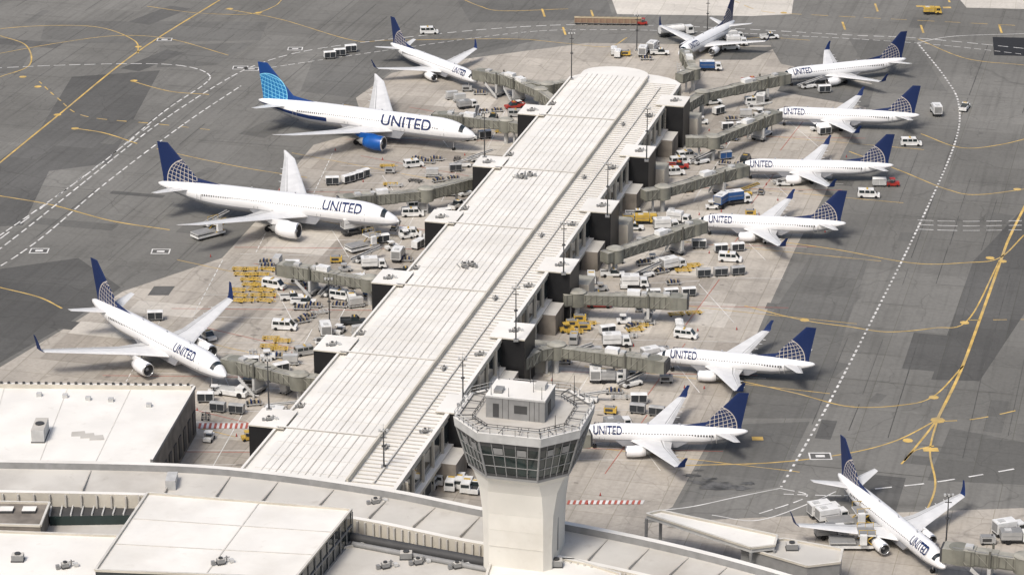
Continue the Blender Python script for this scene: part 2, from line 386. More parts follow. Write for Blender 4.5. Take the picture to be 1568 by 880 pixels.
for u in range(305,384,8): RD.prism([G(u,648),G(u+4,648),G(u+2,656),G(u-2,656)], .08,.1,'red'); W.prism([G(u+4,648),G(u+8,648),G(u+6,656),G(u+2,656)], .08,.1,'wht')
for u in range(870,980,9): RD.prism([G(u,766),G(u+4,766),G(u+2,772),G(u-2,772)], .08,.1,'red'); W.prism([G(u+4,766),G(u+9,766),G(u+6,772),G(u+2,772)], .08,.1,'wht')
Y.build('yellow_taxiway_markings'); W.build('white_apron_markings'); RD.build('red_apron_markings')

# ---------------------------------------------------------------- pier building
b = MB()
def rect(s0,s1,w0,w1): return [P(s0,w0),P(s0,w1),P(s1,w1),P(s1,w0)]
def capsule(s0, s1, w0, w1, n=12, k=.6):
    c = (w0+w1)/2; r = (w1-w0)/2
    return [P(s0,w0),P(s0,w1)]+[P(s1+r*k*math.sin(t*math.pi/n), c+r*math.cos(t*math.pi/n)) for t in range(0,n+1)]
b.prism(capsule(-26,244,0,30), 0, 10.5, 'cream', 'roof')
b.prism(capsule(-22,248,2.6,20.5,14,.75), 10.5, 11.4, 'seaml', 'roof')
for w in (4.2,5.6,7,8.4,9.8,11.2,12.6,14,15.4,17,18.6): b.prism(rect(-21,246,w,w+.18), 11.4, 11.47+.03*(w in (7,12.6,17)), 'seam' if w in (7,12.6,17) else 'seaml')
b.prism(rect(-21,246,20.5,20.9), 10.5, 11.6, 'cream')
b.prism(rect(-26,244,0,.5), 10.5, 11.0, 'cream','roof'); b.prism(rect(-26,244,29.5,30.3), 10.3, 11.1, 'cream','roof')
b.prism(rect(-26,-25.4,0.6,30), 10.5, 11.5, 'dgrey')
s = -20
while s < 244:
    b.prism(rect(s,s+.25,21.1,29.4), 10.5, 10.66, 'seam', 'seam'); s += 1.7
b.prism(rect(-20,240,25.2,25.5), 10.66, 10.9, 'seam','seaml')
for s in gL: b.prism(rect(s-.2,s+.2,.6,20.4), 11.5,11.64,'seam','roof')
s = -20
while s < 246:
    b.prism(rect(s,s+.12,2.8,20.3), 11.4,11.45,'seaml'); s += 6.1
s = -24
while s < 240:
    b.prism(rect(s,s+5.6,30.0,30.08), 5.4, 9.4, 'glass'); b.prism(rect(s+.4,s+5,30.0,30.10), .3, 3.6, 'dgrey')
    b.prism(rect(s+5.8,s+6.3,30.0,30.5), 0, 10.3, 'cream'); s += 6.7
b.prism(rect(-26,240,30.0,31.1), 4.1, 4.8, 'cream','roof')
s = -24
while s < 240:
    b.prism(rect(s,s+5.6,-.08,0), 5.4, 9.4, 'glass'); s += 6.7
for sl in gL:
    b.prism(rect(sl,sl+8.5,-5,0), 0, 11.0, 'black', 'roof'); b.prism(rect(sl-.1,sl+8.6,-5.1,2), 11.0, 11.25, 'cream','roof')
for sr in gR:
    b.prism(rect(sr,sr+9,30,35), 0, 11.0, 'black', 'roof'); b.prism(rect(sr-.1,sr+9.1,27.5,35.1), 11.0, 11.25, 'cream','roof')
    b.prism(rect(sr-9,sr-1,30.2,34), 0, 4.6, 'brown','roof2')
    b.prism(rect(sr+10,sr+16,30.2,37), 0, 5.0, 'cream','bridger')
b.build('pier_terminal_building')
def unit(b, x, y, z, sx, sy, sz, k='lgrey', top='roof2'):
    b.box(x-sx/2,x+sx/2,y-sy/2,y+sy/2,z,z+sz,k,top); b.box(x-sx/2-.1,x+sx/2+.1,y-sy/2-.1,y+sy/2+.1,z,z+.2,'dgrey')
    b.cyl((x,y,z+sz),(x,y,z+sz+.25),min(sx,sy)*.35,min(sx,sy)*.35,'dgrey',10)
random.seed(5)
def vent(loc, rz, sc=1.):
    b = MB(); unit(b,0,0,0,1.2,1.0,.9,'grey'); b.cyl((1.1,.2,0),(1.1,.2,1.1),.14,.14,'grey'); b.cyl((-.4,1.2,.3),(1.9,1.2,.3),.1,.1,'grey')
    b.box(1.5,2.2,-.5,.3,0,.5,'lgrey'); b.box(-1.6,-1.0,-.3,.3,0,.7,'grey'); return b.build('roof_vent', loc, rz, sc)
for (s,w,z) in [(92,12,11.4),(93,13.5,11.4),(155,9,11.4),(157,10.5,11.4)]: vent(P(s,w,z), random.uniform(0,3), 1.0)
for g_ in gL: vent(P(g_+3,-2,11.25), .3,.8); vent(P(g_+12,1.4,10.6), .3,.7)
for g_ in gR: vent(P(g_+4,32,11.25), .3,.8); vent(P(g_-9,28,10.75), .3,.7); vent(P(g_-18,23,10.75), 1.3,.6)
def mast(loc, h, n=3):
    b = MB(); b.cyl((0,0,0),(0,0,h),.17,.09,'dgrey',8); b.box(-.5,.5,-.5,.5,0,.4,'grey'); b.box(-.9,.9,-.06,.06,h-.6,h-.45,'dgrey')
    b.cyl((0,0,h*.55),(0,0,h*.55+.2),.4,.4,'dgrey',8); b.box(-.6,.6,-.06,.06,h-1.8,h-1.65,'dgrey')
    for x in (-.8,-.1,.6): b.box(x-.1,x+.3,-.35,.15,h-.45,h-.05,'lgrey')
    b.cyl((0,0,h),(0,0,h+1),.03,.02,'dgrey',5); return b.build('floodlight_mast', loc)
for u,v,vt,z in [(875,122,52,10.5),(990,247,166,11),(930,332,250,11),(863,420,340,11),(790,522,438,11),(709,618,546,11),(588,716,655,10.5),(742,242,172,11),(505,507,425,0),(412,628,548,11)]:
    p = G(u,v,z); d = p.y*math.cos(PITCH)+(CH-z)*math.sin(PITCH); mast(p, (v-vt)/F*d/math.cos(PITCH))
for u,v in [(975,78),(1083,52),(1590,840),(1448,840)]: mast(G(u,v,0), 11)

# ---------------------------------------------------------------- aircraft
SPEC = {
 'n': dict(L=39.5,R=1.92,zc=3.35,wing=[(1.0,13.0,8.6,1.1),(5.8,16.4,5.0,.6),(17.1,22.3,1.7,.2)],dih=.105,wl=2.3,eng=(4.85,12.6,1.03,4.0,1.55),
           fin=(9.8,8.6,7.3,2.1,.2),st=(7.1,6.2,4.0,1.4,1.2),text=(6.6,5.6,1.4,.55)),
 'w': dict(L=62.8,R=2.95,zc=5.4,wing=[(1.6,21.5,13.0,1.7),(9.8,28.0,7.2,.9),(26.5,38.6,2.9,.3),(30.0,42.6,.6,.1)],dih=.12,wl=0,eng=(9.8,21.4,1.85,5.6,2.75),
           fin=(12.3,11.0,9.4,2.9,.6),st=(9.8,8.2,5.6,1.7,1.5),text=(13.5,10,1.9,.6)),
 'm': dict(L=50.5,R=2.5,zc=4.9,wing=[(1.4,16.8,11.0,1.4),(8.0,21.8,6.2,.8),(23.6,31.4,2.3,.25)],dih=.105,wl=3.4,eng=(7.9,16.6,1.4,5.0,2.35),
           fin=(11.8,9.8,8.8,2.8,.3),st=(9.2,7.2,4.8,1.6,1.3),text=(12.,7.6,1.6,.55)),
}
AF = [(0,0),(.06,.55),(.25,1),(.55,.8),(.8,.4),(1,.04)]
def loft(b, secs, k, axis='y', kf=None):
    prof = AF+[(c,-t) for c,t in reversed(AF[1:])]
    n = len(prof); vs = []
    for (x,y,z,c,t,tilt) in secs:
        for (cc,tt) in prof:
            h = tt*t/2
            if axis == 'y': vs.append((x-c*cc, y-h*math.sin(tilt), z+h*math.cos(tilt)))
            else: vs.append((x-c*cc, y+h, z))
    fs = []; kk = []
    for j in range(len(secs)-1):
        for i in range(n):
            fs.append((j*n+i, j*n+(i+1)%n, (j+1)*n+(i+1)%n, (j+1)*n+i)); kk.append(kf if (kf and i in (4,5)) else k)
    fs.append(tuple(range((len(secs)-1)*n, len(secs)*n))); kk.append(k)
    return b.add(vs, fs, kk, False), n
def text_mesh(width, height):
    cu = bpy.data.curves.new('t','FONT'); cu.body = 'UNITED'; cu.offset = .016; o = bpy.data.objects.new('t', cu); S.collection.objects.link(o)
    bpy.context.view_layer.update(); dg = bpy.context.evaluated_depsgraph_get()
    me = bpy.data.meshes.new_from_object(o.evaluated_get(dg)); bpy.data.objects.remove(o)
    xs = [v.co.x for v in me.vertices]; ys = [v.co.y for v in me.vertices]
    x0,x1,y0,y1 = min(xs),max(xs),min(ys),max(ys)
    for v in me.vertices:
        v.co.x = (v.co.x-x0)/(x1-x0)*width-width/2; v.co.y = (v.co.y-y0)/(y1-y0)*height-height/2
    bm = bmesh.new(); bm.from_mesh(me)
    for i in range(1,9):
        bmesh.ops.bisect_plane(bm, geom=bm.verts[:]+bm.edges[:]+bm.faces[:], plane_co=(0,-height/2+height*i/9,0), plane_no=(0,1,0))
    bm.verts.index_update(); vs = [v.co.copy() for v in bm.verts]; fs = [[v.index for v in f.verts] for f in bm.faces]; bm.free(); bpy.data.meshes.remove(me)
    return vs, fs
def aircraft(kind, L=None, new=False):
    sp = SPEC[kind]; L0 = sp['L']; L = L or L0; dL = L0-L
    R = sp['R']; zc = sp['zc']; b = MB(); n = 32
    st = [(0,.03,-.30),(.12,.2,-.29),(.35,.36,-.26),(.7,.50,-.22),(1.0,.60,-.18),(1.35,.72,-.12),(1.8,.83,-.07),(2.4,.93,-.03),(3.2,.99,0),(3.8,1,0)]
    rings = [(-d*R, r*R, o*R) for d,r,o in st]
    Lt = L
    tl = [(.66,1,0),(.74,.97,.02),(.80,.88,.09),(.86,.73,.20),(.91,.56,.31),(.95,.40,.40),(.985,.23,.48),(1.0,.09,.52)]
    rings += [(-Lt*f, r*R, o*R) for f,r,o in tl]
    vs = []; fs = []; kk = []
    for x,r,o in rings:
        for i in range(n):
            t = 2*math.pi*i/n; vs.append((x, r*math.cos(t), zc+o+r*math.sin(t)))
    for j in range(len(rings)-1):
        for i in range(n):
            t = 360*(i+.5)/n; k = 'acw'
            if 198 < t < 342: k = 'acg'
            if j in (4,) and (22 < t < 158) : k = 'glass'
            if new and 180 < t < 198 or new and 342 < t < 360: k = 'navy' if j > 9 else 'acw'
            fs.append((j*n+i, j*n+(i+1)%n, (j+1)*n+(i+1)%n, (j+1)*n+i)); kk.append(k)
    fs.append(tuple(range((len(rings)-1)*n, len(rings)*n))); kk.append('dgrey')
    fs.append(tuple(range(n))); kk.append('acw')
    b.add(vs, fs, kk, True)
    for sd in (-1,1):
        x = 3.2*R
        while x < L*.80:
            z = .28*R; y = math.sqrt(R*R-z*z)+.015
            b.add([(-x,sd*y,zc+z-.2),(-x-.28,sd*y,zc+z-.2),(-x-.28,sd*(y-.06),zc+z+.2),(-x,sd*(y-.06),zc+z+.2)], [(0,1,2,3)], 'dgrey'); x += .56 if kind=='n' else .62
        for x in (2.6*R, L*.82-1) if kind=='n' else (2.6*R, L*.30, L*.56, L*.80):
            y = (R if x > 3*R else R*.96)+.012
            for xx in (x, x+1.0): b.add([(-xx,sd*y,zc-.9),(-xx-.09,sd*y,zc-.9),(-xx-.09,sd*(y-.16),zc+.9),(-xx,sd*(y-.16),zc+.9)], [(0,1,2,3)], 'grey')
    wx = sp['wing'][0][1]-dL*.42
    b.hexa([(-wx+1,-R*.8,zc-R*1.13),(-wx+1,R*.8,zc-R*1.13),(-wx-sp['wing'][0][2]-1,R*.8,zc-R*1.13),(-wx-sp['wing'][0][2]-1,-R*.8,zc-R*1.13)],
           [(-wx+2.5,-R*.9,zc-R*.5),(-wx+2.5,R*.9,zc-R*.5),(-wx-sp['wing'][0][2]-3,R*.9,zc-R*.5),(-wx-sp['wing'][0][2]-3,-R*.9,zc-R*.5)], 'acg')
    for sd in (-1,1):
        secs = []
        for (y,x,c,t) in sp['wing']:
            dz = (y-sp['wing'][0][0])*sp['dih'] + (0 if kind!='w' else (y/30)**2*1.2)
            secs.append((-(x-dL*.42), sd*y, zc-R*.55+dz, c, t, 0))
        x,y,z,c,t,_ = secs[-1]
        loft(b, secs, 'wing', 'y', 'wingd')
        if sp['wl']:
            h = sp['wl']
            loft(b, [(x,y,z,c,t,0),(x-.5,y+sd*.35,z+.25,c*.85,t*.8,sd*.8),(x-1.0,y+sd*.6,z+h*.5,c*.6,.12,sd*1.4),(x-1.9,y+sd*.9,z+h,c*.32,.07,sd*1.4)], 'navy')
        a0, a1 = secs[1], secs[-1] if kind!='w' else secs[2]
        for fr in (.3,.5,.68):
            yy = a0[1]+(a1[1]-a0[1])*fr; xt = (a0[0]-a0[3])+((a1[0]-a1[3])-(a0[0]-a0[3]))*fr; zz = a0[2]+(a1[2]-a0[2])*fr
            b.cyl((xt+1.6,yy,zz-.3),(xt-.7,yy,zz-.15),.22,.04,'wing',6)
        for (q0,q1) in ((secs[0],secs[1]),(a0,a1)):
            vs_=[]
            for q in (q0,q1):
                for cc in (.72,.745): vs_.append((q[0]-q[3]*cc, q[1], q[2]+.55*q[4]/2+.03))
            b.add(vs_,[(0,1,3,2)],'grey')
        ey, ex, er, el, ez = sp['eng']; ex = ex-dL*.42
        T0 = b.T; b.T = Matrix.Translation((-ex, sd*ey, ez))
        ek = 'blue' if new else 'acw'
        b.rev([(-.7,.02),(-.7,er*.80),(-.1,er*.84),(0,er*.92),(-.12,er*.99),(-.3,er*1.03),(-el*.4,er*1.08),(-el*.72,er*.98),(-el,er*.74),(-el,er*.6),(-el*1.02,er*.58),(-el*1.22,er*.42),(-el*1.22,er*.28),(-el*1.45,.03)], ek, 20,
              ['dgrey','dgrey','lip','lip','lip',ek,ek,ek,'grey','dgrey','grey','grey','grey'])
        b.cyl((-.7,0,0),(-.35,0,0),er*.28,.02,'lgrey',10)
        b.T = T0
        b.hexa([(-ex-el*.15,sd*ey-.2,ez+er*.9),(-ex-el*.15,sd*ey+.2,ez+er*.9),(-ex-el*1.25,sd*ey+.15,ez+er*.5),(-ex-el*1.25,sd*ey-.15,ez+er*.5)],
               [(-ex-el*.5,sd*ey-.15,ez+er*1.25),(-ex-el*.5,sd*ey+.15,ez+er*1.25),(-ex-el*1.7,sd*ey+.15,ez+er*1.2),(-ex-el*1.7,sd*ey-.15,ez+er*1.2)], ek)
        a, half, c0, c1, dz = sp['st']
        loft(b, [(-(L-a), sd*.3, zc+R*.40, c0, .45,0),(-(L-a)-half*.68, sd*(half+R*.3), zc+R*.40+dz*.7, c1, .14,0)], 'wing', 'y', 'wingd')
        gx = wx+sp['wing'][0][2]*.72; gy = 2.85 if kind=='n' else R*1.75
        wr = .56 if kind=='n' else .68
        b.cyl((-gx,sd*gy,wr),(-gx,sd*gy*1.02,zc-R*.5),.16,.2,'lgrey',8)
        for dxx in ((0,) if kind=='n' else (-.75,.75)):
            for dyy in (-.42,.42): b.cyl((-gx+dxx,sd*gy+dyy-.18,wr),(-gx+dxx,sd*gy+dyy+.18,wr),wr,wr,'tyre',12)
    b.cyl((-2.1*R,0,.4),(-2.1*R,0,zc-R*.8),.12,.14,'lgrey',8)
    for dyy in (-.25,.25): b.cyl((-2.1*R,dyy-.12,.4),(-2.1*R,dyy+.12,.4),.4,.4,'tyre',12)
    a, c0, h, c1, aft = sp['fin']; fk = 'finb' if new else 'fin'
    zb = zc+R*.72; x0 = -(L-a)
    secs = [(x0,0,zb,c0,.55,0),(x0-h*.02-1.0,0,zb+R*.35,c0-1.2,.5,0),(-(L-c1),0,zb+h+R*.2,c1,.16,0)]
    o, m_ = loft(b, secs, fk, 'z')
    gx_, gz_ = (x0-c0*.38, zb+h*.06) if not new else (x0-c0*.85, zb+h*.15)
    for i in range(o, o+m_*len(secs)):
        v = b.v[i]; b.uv[i] = ((v.x-gx_)/h, (v.z-gz_)/h)
    o = b.add([(x0+R*1.9,0,zb+R*.2),(x0-2.2,.2,zb+R*.28),(x0-2.2,0,zb+h*.2),(x0-2.2,-.2,zb+R*.28)], [(0,1,2),(0,2,3)], fk)
    for i in range(o,o+4): b.uv[i] = (3,3)
    d, tw, th, zf = sp['text']
    if new: tw, th, d, zf = 14.2, 2.5, 18.5, .42
    vs, fs = text_mesh(tw, th)
    for sd in (-1,1):
        o = []
        for v in vs:
            z = v.y+R*zf; yy = math.sqrt(max(.01, R*R-z*z))+.03
            o.append((-d + (v.x if sd<0 else -v.x), sd*yy, zc+z))
        b.add(o, fs, 'navy')
    for fx in (.25,.42,.6): b.box(-L*fx-.4,-L*fx,-.04,.04,zc+R-.05,zc+R+.4,'acg')
    return b.mesh('airliner')
MESH = {}; KEEP = []
def put(kind, nose, ang, L=None, new=False, name='parked_airliner'):
    key = (kind,L,new)
    if key not in MESH: MESH[key] = aircraft(kind,L,new)
    sp = SPEC[kind]; p = G(nose[0],nose[1],sp['zc']-.3*sp['R']); p.z = 0
    place(MESH[key], name, p, math.radians(ang+180))
    a = math.radians(ang); d = Vector((math.cos(a),math.sin(a),0)); LL = L or sp['L']
    KEEP.append((p,p+d*LL,sp['R']+2.2)); KEEP.append((p+d*LL*.30,p+d*LL*.5,sp['eng'][0]+4))
put('n',(731,125),127,42.0); put('w',(728,209),157,None,True,'parked_widebody_airliner'); put('w',(611,339),160,None,False,'parked_widebody_airliner'); put('m',(346,576),130,None,False,'parked_widebody_airliner')
put('n',(1192,119),20); put('n',(1178,176),-8); put('n',(1125,257),-4); put('n',(1061,341),-8,36.); put('n',(1001,546),-14,33.8); put('n',(879,664),-4,33.8)
put('n',(1447,869),112); put('n',(1040,84),60,36.)

# ---------------------------------------------------------------- jet bridges
def bridge(px, z=6.5):
    b = MB(); pts = [G(u,v,z) for u,v in px]
    for p,q in zip(pts,pts[1:]): KEEP.append((Vector((p.x,p.y,0)),Vector((q.x,q.y,0)),2.6))
    def tube(p, q, w, z0, z1):
        d = q-p; d.z = 0; l = d.length; a = math.atan2(d.y,d.x)
        b.T = Matrix.Translation((p.x,p.y,0)) @ Matrix.Rotation(a,4,'Z')
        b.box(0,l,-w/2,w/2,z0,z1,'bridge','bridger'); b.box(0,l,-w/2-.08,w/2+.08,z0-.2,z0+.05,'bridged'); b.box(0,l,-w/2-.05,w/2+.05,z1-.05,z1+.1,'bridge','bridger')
        x = .5
        while x < l:
            b.box(x,x+.16,-w/2-.09,w/2+.09,z0,z1,'bridged'); x += 1.25
        x = 1.2
        while x < l-2.4:
            for sy in (-1,1):
                b.hexa([(x,sy*(w/2+.11),z0),(x+.14,sy*(w/2+.11),z0),(x+.14,sy*(w/2+.05),z0),(x,sy*(w/2+.05),z0)],[(x+2.3,sy*(w/2+.11),z1),(x+2.44,sy*(w/2+.11),z1),(x+2.44,sy*(w/2+.05),z1),(x+2.3,sy*(w/2+.05),z1)],'bridger')
            b.box(x,x+.8,-w/2-.03,w/2+.03,z1+.1,z1+.17,'bridger'); x += 2.5
        b.box(0,l,w*.28,w*.34,z1+.1,z1+.25,'grey')
        b.T = Matrix.Identity(4)
    def col(p, r=.3):
        b.cyl((p.x,p.y,0),(p.x,p.y,4),r,r,'lgrey',10); b.box(p.x-.8,p.x+.8,p.y-.8,p.y+.8,0,.35,'cream')
    for i in range(len(pts)-2):
        tube(pts[i], pts[i+1], 2.6, 3.9, 6.2); col(pts[i].lerp(pts[i+1],.5))
    r = pts[-2]; e = pts[-1]
    b.cyl((r.x,r.y,3.4),(r.x,r.y,6.5),1.95,1.95,'bridge',20); b.cyl((r.x,r.y,6.5),(r.x,r.y,6.9),2.05,1.2,'bridger',20); b.cyl((r.x,r.y,0),(r.x,r.y,3.4),.6,.6,'lgrey',12)
    def at(t): return r.lerp(e,t)
    tube(at(.0),at(.42),2.3,4.0,6.0); tube(at(.36),at(.72),2.6,3.88,6.15); tube(at(.66),at(.97),2.9,3.75,6.35)
    d = (e-r); d.z = 0; L = d.length; a = math.atan2(d.y,d.x)
    b.T = Matrix.Translation((e.x,e.y,0)) @ Matrix.Rotation(a,4,'Z')
    b.cyl((-1.6,0,3.6),(-1.6,0,6.5),1.9,1.9,'bridge',16); b.box(-1.6,1.2,-1.7,1.7,3.65,6.4,'bridge','bridger'); b.box(1.2,1.6,-1.55,1.55,3.8,6.25,'dgrey')
    b.box(-7.5,-6.9,-1.9,1.9,1.0,3.8,'lgrey'); b.box(-8.0,-6.4,-1.9,1.9,.8,1.3,'grey')
    for sy in (-1.4,1.4): b.cyl((-7.2,sy-.3,.6),(-7.2,sy+.3,.6),.6,.6,'tyre',12)
    b.box(-7.4,-7.0,-1.85,-1.6,3,7.1,'bridged'); b.box(-7.4,-7.0,1.6,1.85,3,7.1,'bridged')
    for i in range(9): b.box(-4.4-i*.45,-4.0-i*.45,2.0,2.9,3.4-i*.4,3.5-i*.4,'lgrey')
    b.hexa([(-4.2,2.9,3.4),(-4.2,2.98,3.4),(-8.2,2.98,.1),(-8.2,2.9,.1)],[(-4.2,2.9,4.3),(-4.2,2.98,4.3),(-8.2,2.98,1.0),(-8.2,2.9,1.0)],'lgrey')
    if L > 18: b.box(-L*.45-1.6,-L*.45+1.2,-.9,.9,6.3,7.3,'vw'); b.box(-L*.45+1.5,-L*.45+2.6,-.7,.7,6.3,6.9,'lgrey')
    b.box(-4,-2.6,-.7,.7,6.45,7.0,'lgrey')
    b.T = Matrix.Identity(4)
    b.build('jet_bridge')
for px in [[(868,122),(838,128),(734,106)],[(850,152),(828,136),(772,112)],[(800,188),(775,183),(672,172)],[(745,265),(652,288),(527,300)],[(592,432),(566,424),(436,402)],
  [(492,575),(458,572),(352,546)],[(1045,158),(1075,140),(1200,112)],[(1050,208),(1092,208),(1186,170)],[(985,290),(1015,285),(1135,252)],[(925,385),(942,380),(1070,338)],
  [(862,448),(884,446),(1044,452)],[(795,548),(822,532),(852,526),(1012,548)],[(715,672),(760,668),(893,660)],[(1040,112),(1062,104),(1050,76)],[(1640,866),(1570,850),(1456,834)]]:
    bridge(px)

# ---------------------------------------------------------------- ground vehicles (x forward, metres)
def wheels(b, xs, y, r):
    for x in xs:
        for s in (-1,1): b.cyl((x,s*y-.14,r),(x,s*y+.14,r),r,r,'tyre',10)
def t_van(c='vw'):
    b = MB(); b.hexa([(-2.6,-.98,.35),(2.6,-.98,.35),(2.6,.98,.35),(-2.6,.98,.35)],[(-2.6,-.98,1.2),(2.6,-.94,1.0),(2.6,.94,1.0),(-2.6,.98,1.2)],c)
    b.hexa([(-2.6,-.97,1.2),(2.0,-.95,1.08),(2.0,.95,1.08),(-2.6,.97,1.2)],[(-2.5,-.85,2.15),(1.1,-.85,2.15),(1.1,.85,2.15),(-2.5,.85,2.15)],c)
    b.hexa([(1.98,-.82,1.16),(2.03,-.82,1.12),(2.03,.82,1.12),(1.98,.82,1.16)],[(1.2,-.76,2.06),(1.26,-.76,2.06),(1.26,.76,2.06),(1.2,.76,2.06)],'glass')
    for s in (-1,1):
        for x0,x1 in ((-2.3,-1.0),(-.9,.2),(.3,1.35)):
            b.hexa([(x0,s*.975,1.3),(x1,s*.975,1.3),(x1,s*.9,1.3),(x0,s*.9,1.3)],[(x0,s*.90,1.95),(x1-.1,s*.90,1.95),(x1-.1,s*.8,1.95),(x0,s*.8,1.95)],'glass')
    b.box(-2.64,-2.58,-.75,.75,1.35,1.95,'glass'); b.box(-.6,-.2,-.6,.6,2.15,2.28,'vy'); wheels(b,(-1.7,1.7),.92,.36); return b
def t_pickup(c='vw'):
    b = MB(); b.box(-2.7,2.6,-.95,.95,.45,1.0,c); b.box(-2.7,-.5,-.95,-.82,1.0,1.35,c); b.box(-2.7,-.5,.82,.95,1.0,1.35,c); b.box(-2.7,-2.58,-.82,.82,1.0,1.35,c); b.box(-2.58,-.5,-.82,.82,1.0,1.03,'dgrey')
    b.hexa([(-.5,-.93,1.0),(1.5,-.93,1.0),(1.5,.93,1.0),(-.5,.93,1.0)],[(-.3,-.8,1.8),(.8,-.8,1.8),(.8,.8,1.8),(-.3,.8,1.8)],'glass'); b.box(-.3,.8,-.8,.8,1.8,1.86,c)
    b.box(.1,.4,-.5,.5,1.86,1.98,'vy'); wheels(b,(-1.7,1.75),.9,.4); return b
def t_truck(box='vw', cab='vw', L=5.8, h=2.0, base=.95, top='vw'):
    b = MB(); b.box(-L/2,L/2,-.9,.9,.55,.95,'dgrey')
    b.box(-L/2-.05,L/2-2.0,-1.1,1.1,base+.01,base+h,box,top); b.box(-L/2-.08,-L/2-.04,-.95,.95,base+.2,base+h-.2,'grey')
    for s in (-1,1): b.box(-L/2+.2,L/2-2.2,s*1.11-.015,s*1.11+.015,base+h*.45,base+h*.52,'grey')
    b.box(-L/2+.6,-L/2+1.8,-.5,.5,base+h,base+h+.12,'lgrey')
    b.hexa([(L/2-1.8,-1.05,.6),(L/2+.2,-1.05,.6),(L/2+.2,1.05,.6),(L/2-1.8,1.05,.6)],[(L/2-1.8,-1.0,2.2),(L/2-.3,-1.0,2.2),(L/2-.3,1.0,2.2),(L/2-1.8,1.0,2.2)],cab)
    b.hexa([(L/2+.1,-.9,1.3),(L/2+.18,-.9,1.25),(L/2+.18,.9,1.25),(L/2+.1,.9,1.3)],[(L/2-.28,-.85,2.1),(L/2-.18,-.85,2.1),(L/2-.18,.85,2.1),(L/2-.28,.85,2.1)],'glass')
    for s in (-1,1): b.box(L/2-1.5,L/2-.4,s*1.04-.02,s*1.04+.02,1.35,2.0,'glass')
    if base > 1.5:
        for x in (-L/2+1,L/2-3): b.box(x,x+.2,-.8,.8,.95,base,'grey')
    wheels(b,(-L/2+1.2,L/2-1.0),.95,.45); return b
def t_tug(c='vw'):
    b = MB(); b.box(-1.5,1.5,-.75,.75,.35,.95,c); b.box(.4,1.5,-.7,.7,.95,1.15,c); b.box(-.5,.1,-.6,.6,.95,1.2,'dgrey')
    for x in (-.7,.35):
        for s in (-1,1): b.cyl((x,s*.65,.95),(x,s*.65,1.9),.04,.04,'dgrey',5)
    b.box(-.85,.5,-.75,.75,1.9,1.98,c); wheels(b,(-1.0,1.0),.7,.32); return b
def t_push(c='vw'):
    b = MB(); b.box(-3.4,3.4,-1.4,1.4,.4,1.25,c); b.box(1.2,2.8,-1.2,1.2,1.25,2.1,c); b.box(1.3,2.85,-1.1,1.1,1.4,1.95,'glass'); b.box(-2.8,.8,-1.0,1.0,1.25,1.4,'lgrey'); b.box(3.4,5.8,-.08,.08,.5,.7,'lgrey'); wheels(b,(-2.1,2.1),1.3,.6); return b
def t_cart(c='vw', side='vd'):
    b = MB(); b.box(-1.6,1.6,-.8,.8,.42,.55,'grey'); b.box(-1.6,-1.52,-.8,.8,.55,2.0,c); b.box(1.52,1.6,-.8,.8,.55,2.0,c); b.box(-1.5,1.5,-.76,.76,.55,1.95,side)
    b.hexa([(-1.65,-.85,2.0),(1.65,-.85,2.0),(1.65,.85,2.0),(-1.65,.85,2.0)],[(-1.6,-.4,2.2),(1.6,-.4,2.2),(1.6,.4,2.2),(-1.6,.4,2.2)],c)
    b.box(-.04,.04,-.79,.79,.55,1.97,c); b.box(1.6,2.4,-.05,.05,.35,.45,'grey'); wheels(b,(-1.1,1.1),.68,.24); return b
def t_dolly(c='vy', load=None):
    b = MB()
    for y in (-.75,0,.75): b.box(-1.8,1.8,y-.06,y+.06,.4,.55,c)
    for x in (-1.7,-.9,0,.9,1.7): b.box(x-.07,x+.07,-.8,.8,.55,.62,c)
    b.box(1.8,2.6,-.05,.05,.35,.42,c); wheels(b,(-1.3,1.3),.65,.22)
    if load == 'uld': b.hexa([(-1.5,-.6,.64),(1.5,-.6,.64),(1.5,.75,.64),(-1.5,.75,.64)],[(-1.5,-.78,2.2),(1.5,-.78,2.2),(1.5,.78,2.2),(-1.5,.78,2.2)],'lgrey'); b.box(-1.4,1.4,-.8,.79,.9,1.9,'lgrey')
    if load == 'bags':
        for i in range(8): x = -1.5+.38*i; b.box(x,x+.34,-.6,.5,.62,.95+.3*((i*7)%3)/2,('vd','tan','navy','brown')[i%4])
    return b
def t_belt(c='vw'):
    b = MB(); b.box(-2.6,1.6,-.85,.85,.4,.95,c); b.box(-2.2,-1.4,-.8,-.1,.95,1.5,'dgrey')
    b.hexa([(-3.4,-.1,.7),(3.9,-.1,2.4),(3.9,.8,2.4),(-3.4,.8,.7)],[(-3.4,-.1,.95),(3.9,-.1,2.65),(3.9,.8,2.65),(-3.4,.8,.95)],'grey','dgrey')
    for y in (-.16,.8): b.hexa([(-3.4,y,.95),(3.9,y,2.65),(3.9,y+.06,2.65),(-3.4,y+.06,.95)],[(-3.4,y,1.1),(3.9,y,2.8),(3.9,y+.06,2.8),(-3.4,y+.06,1.1)],c)
    b.cyl((1.2,.35,.9),(2.0,.35,1.9),.09,.09,'lgrey',6); wheels(b,(-1.8,1.0),.8,.36); return b
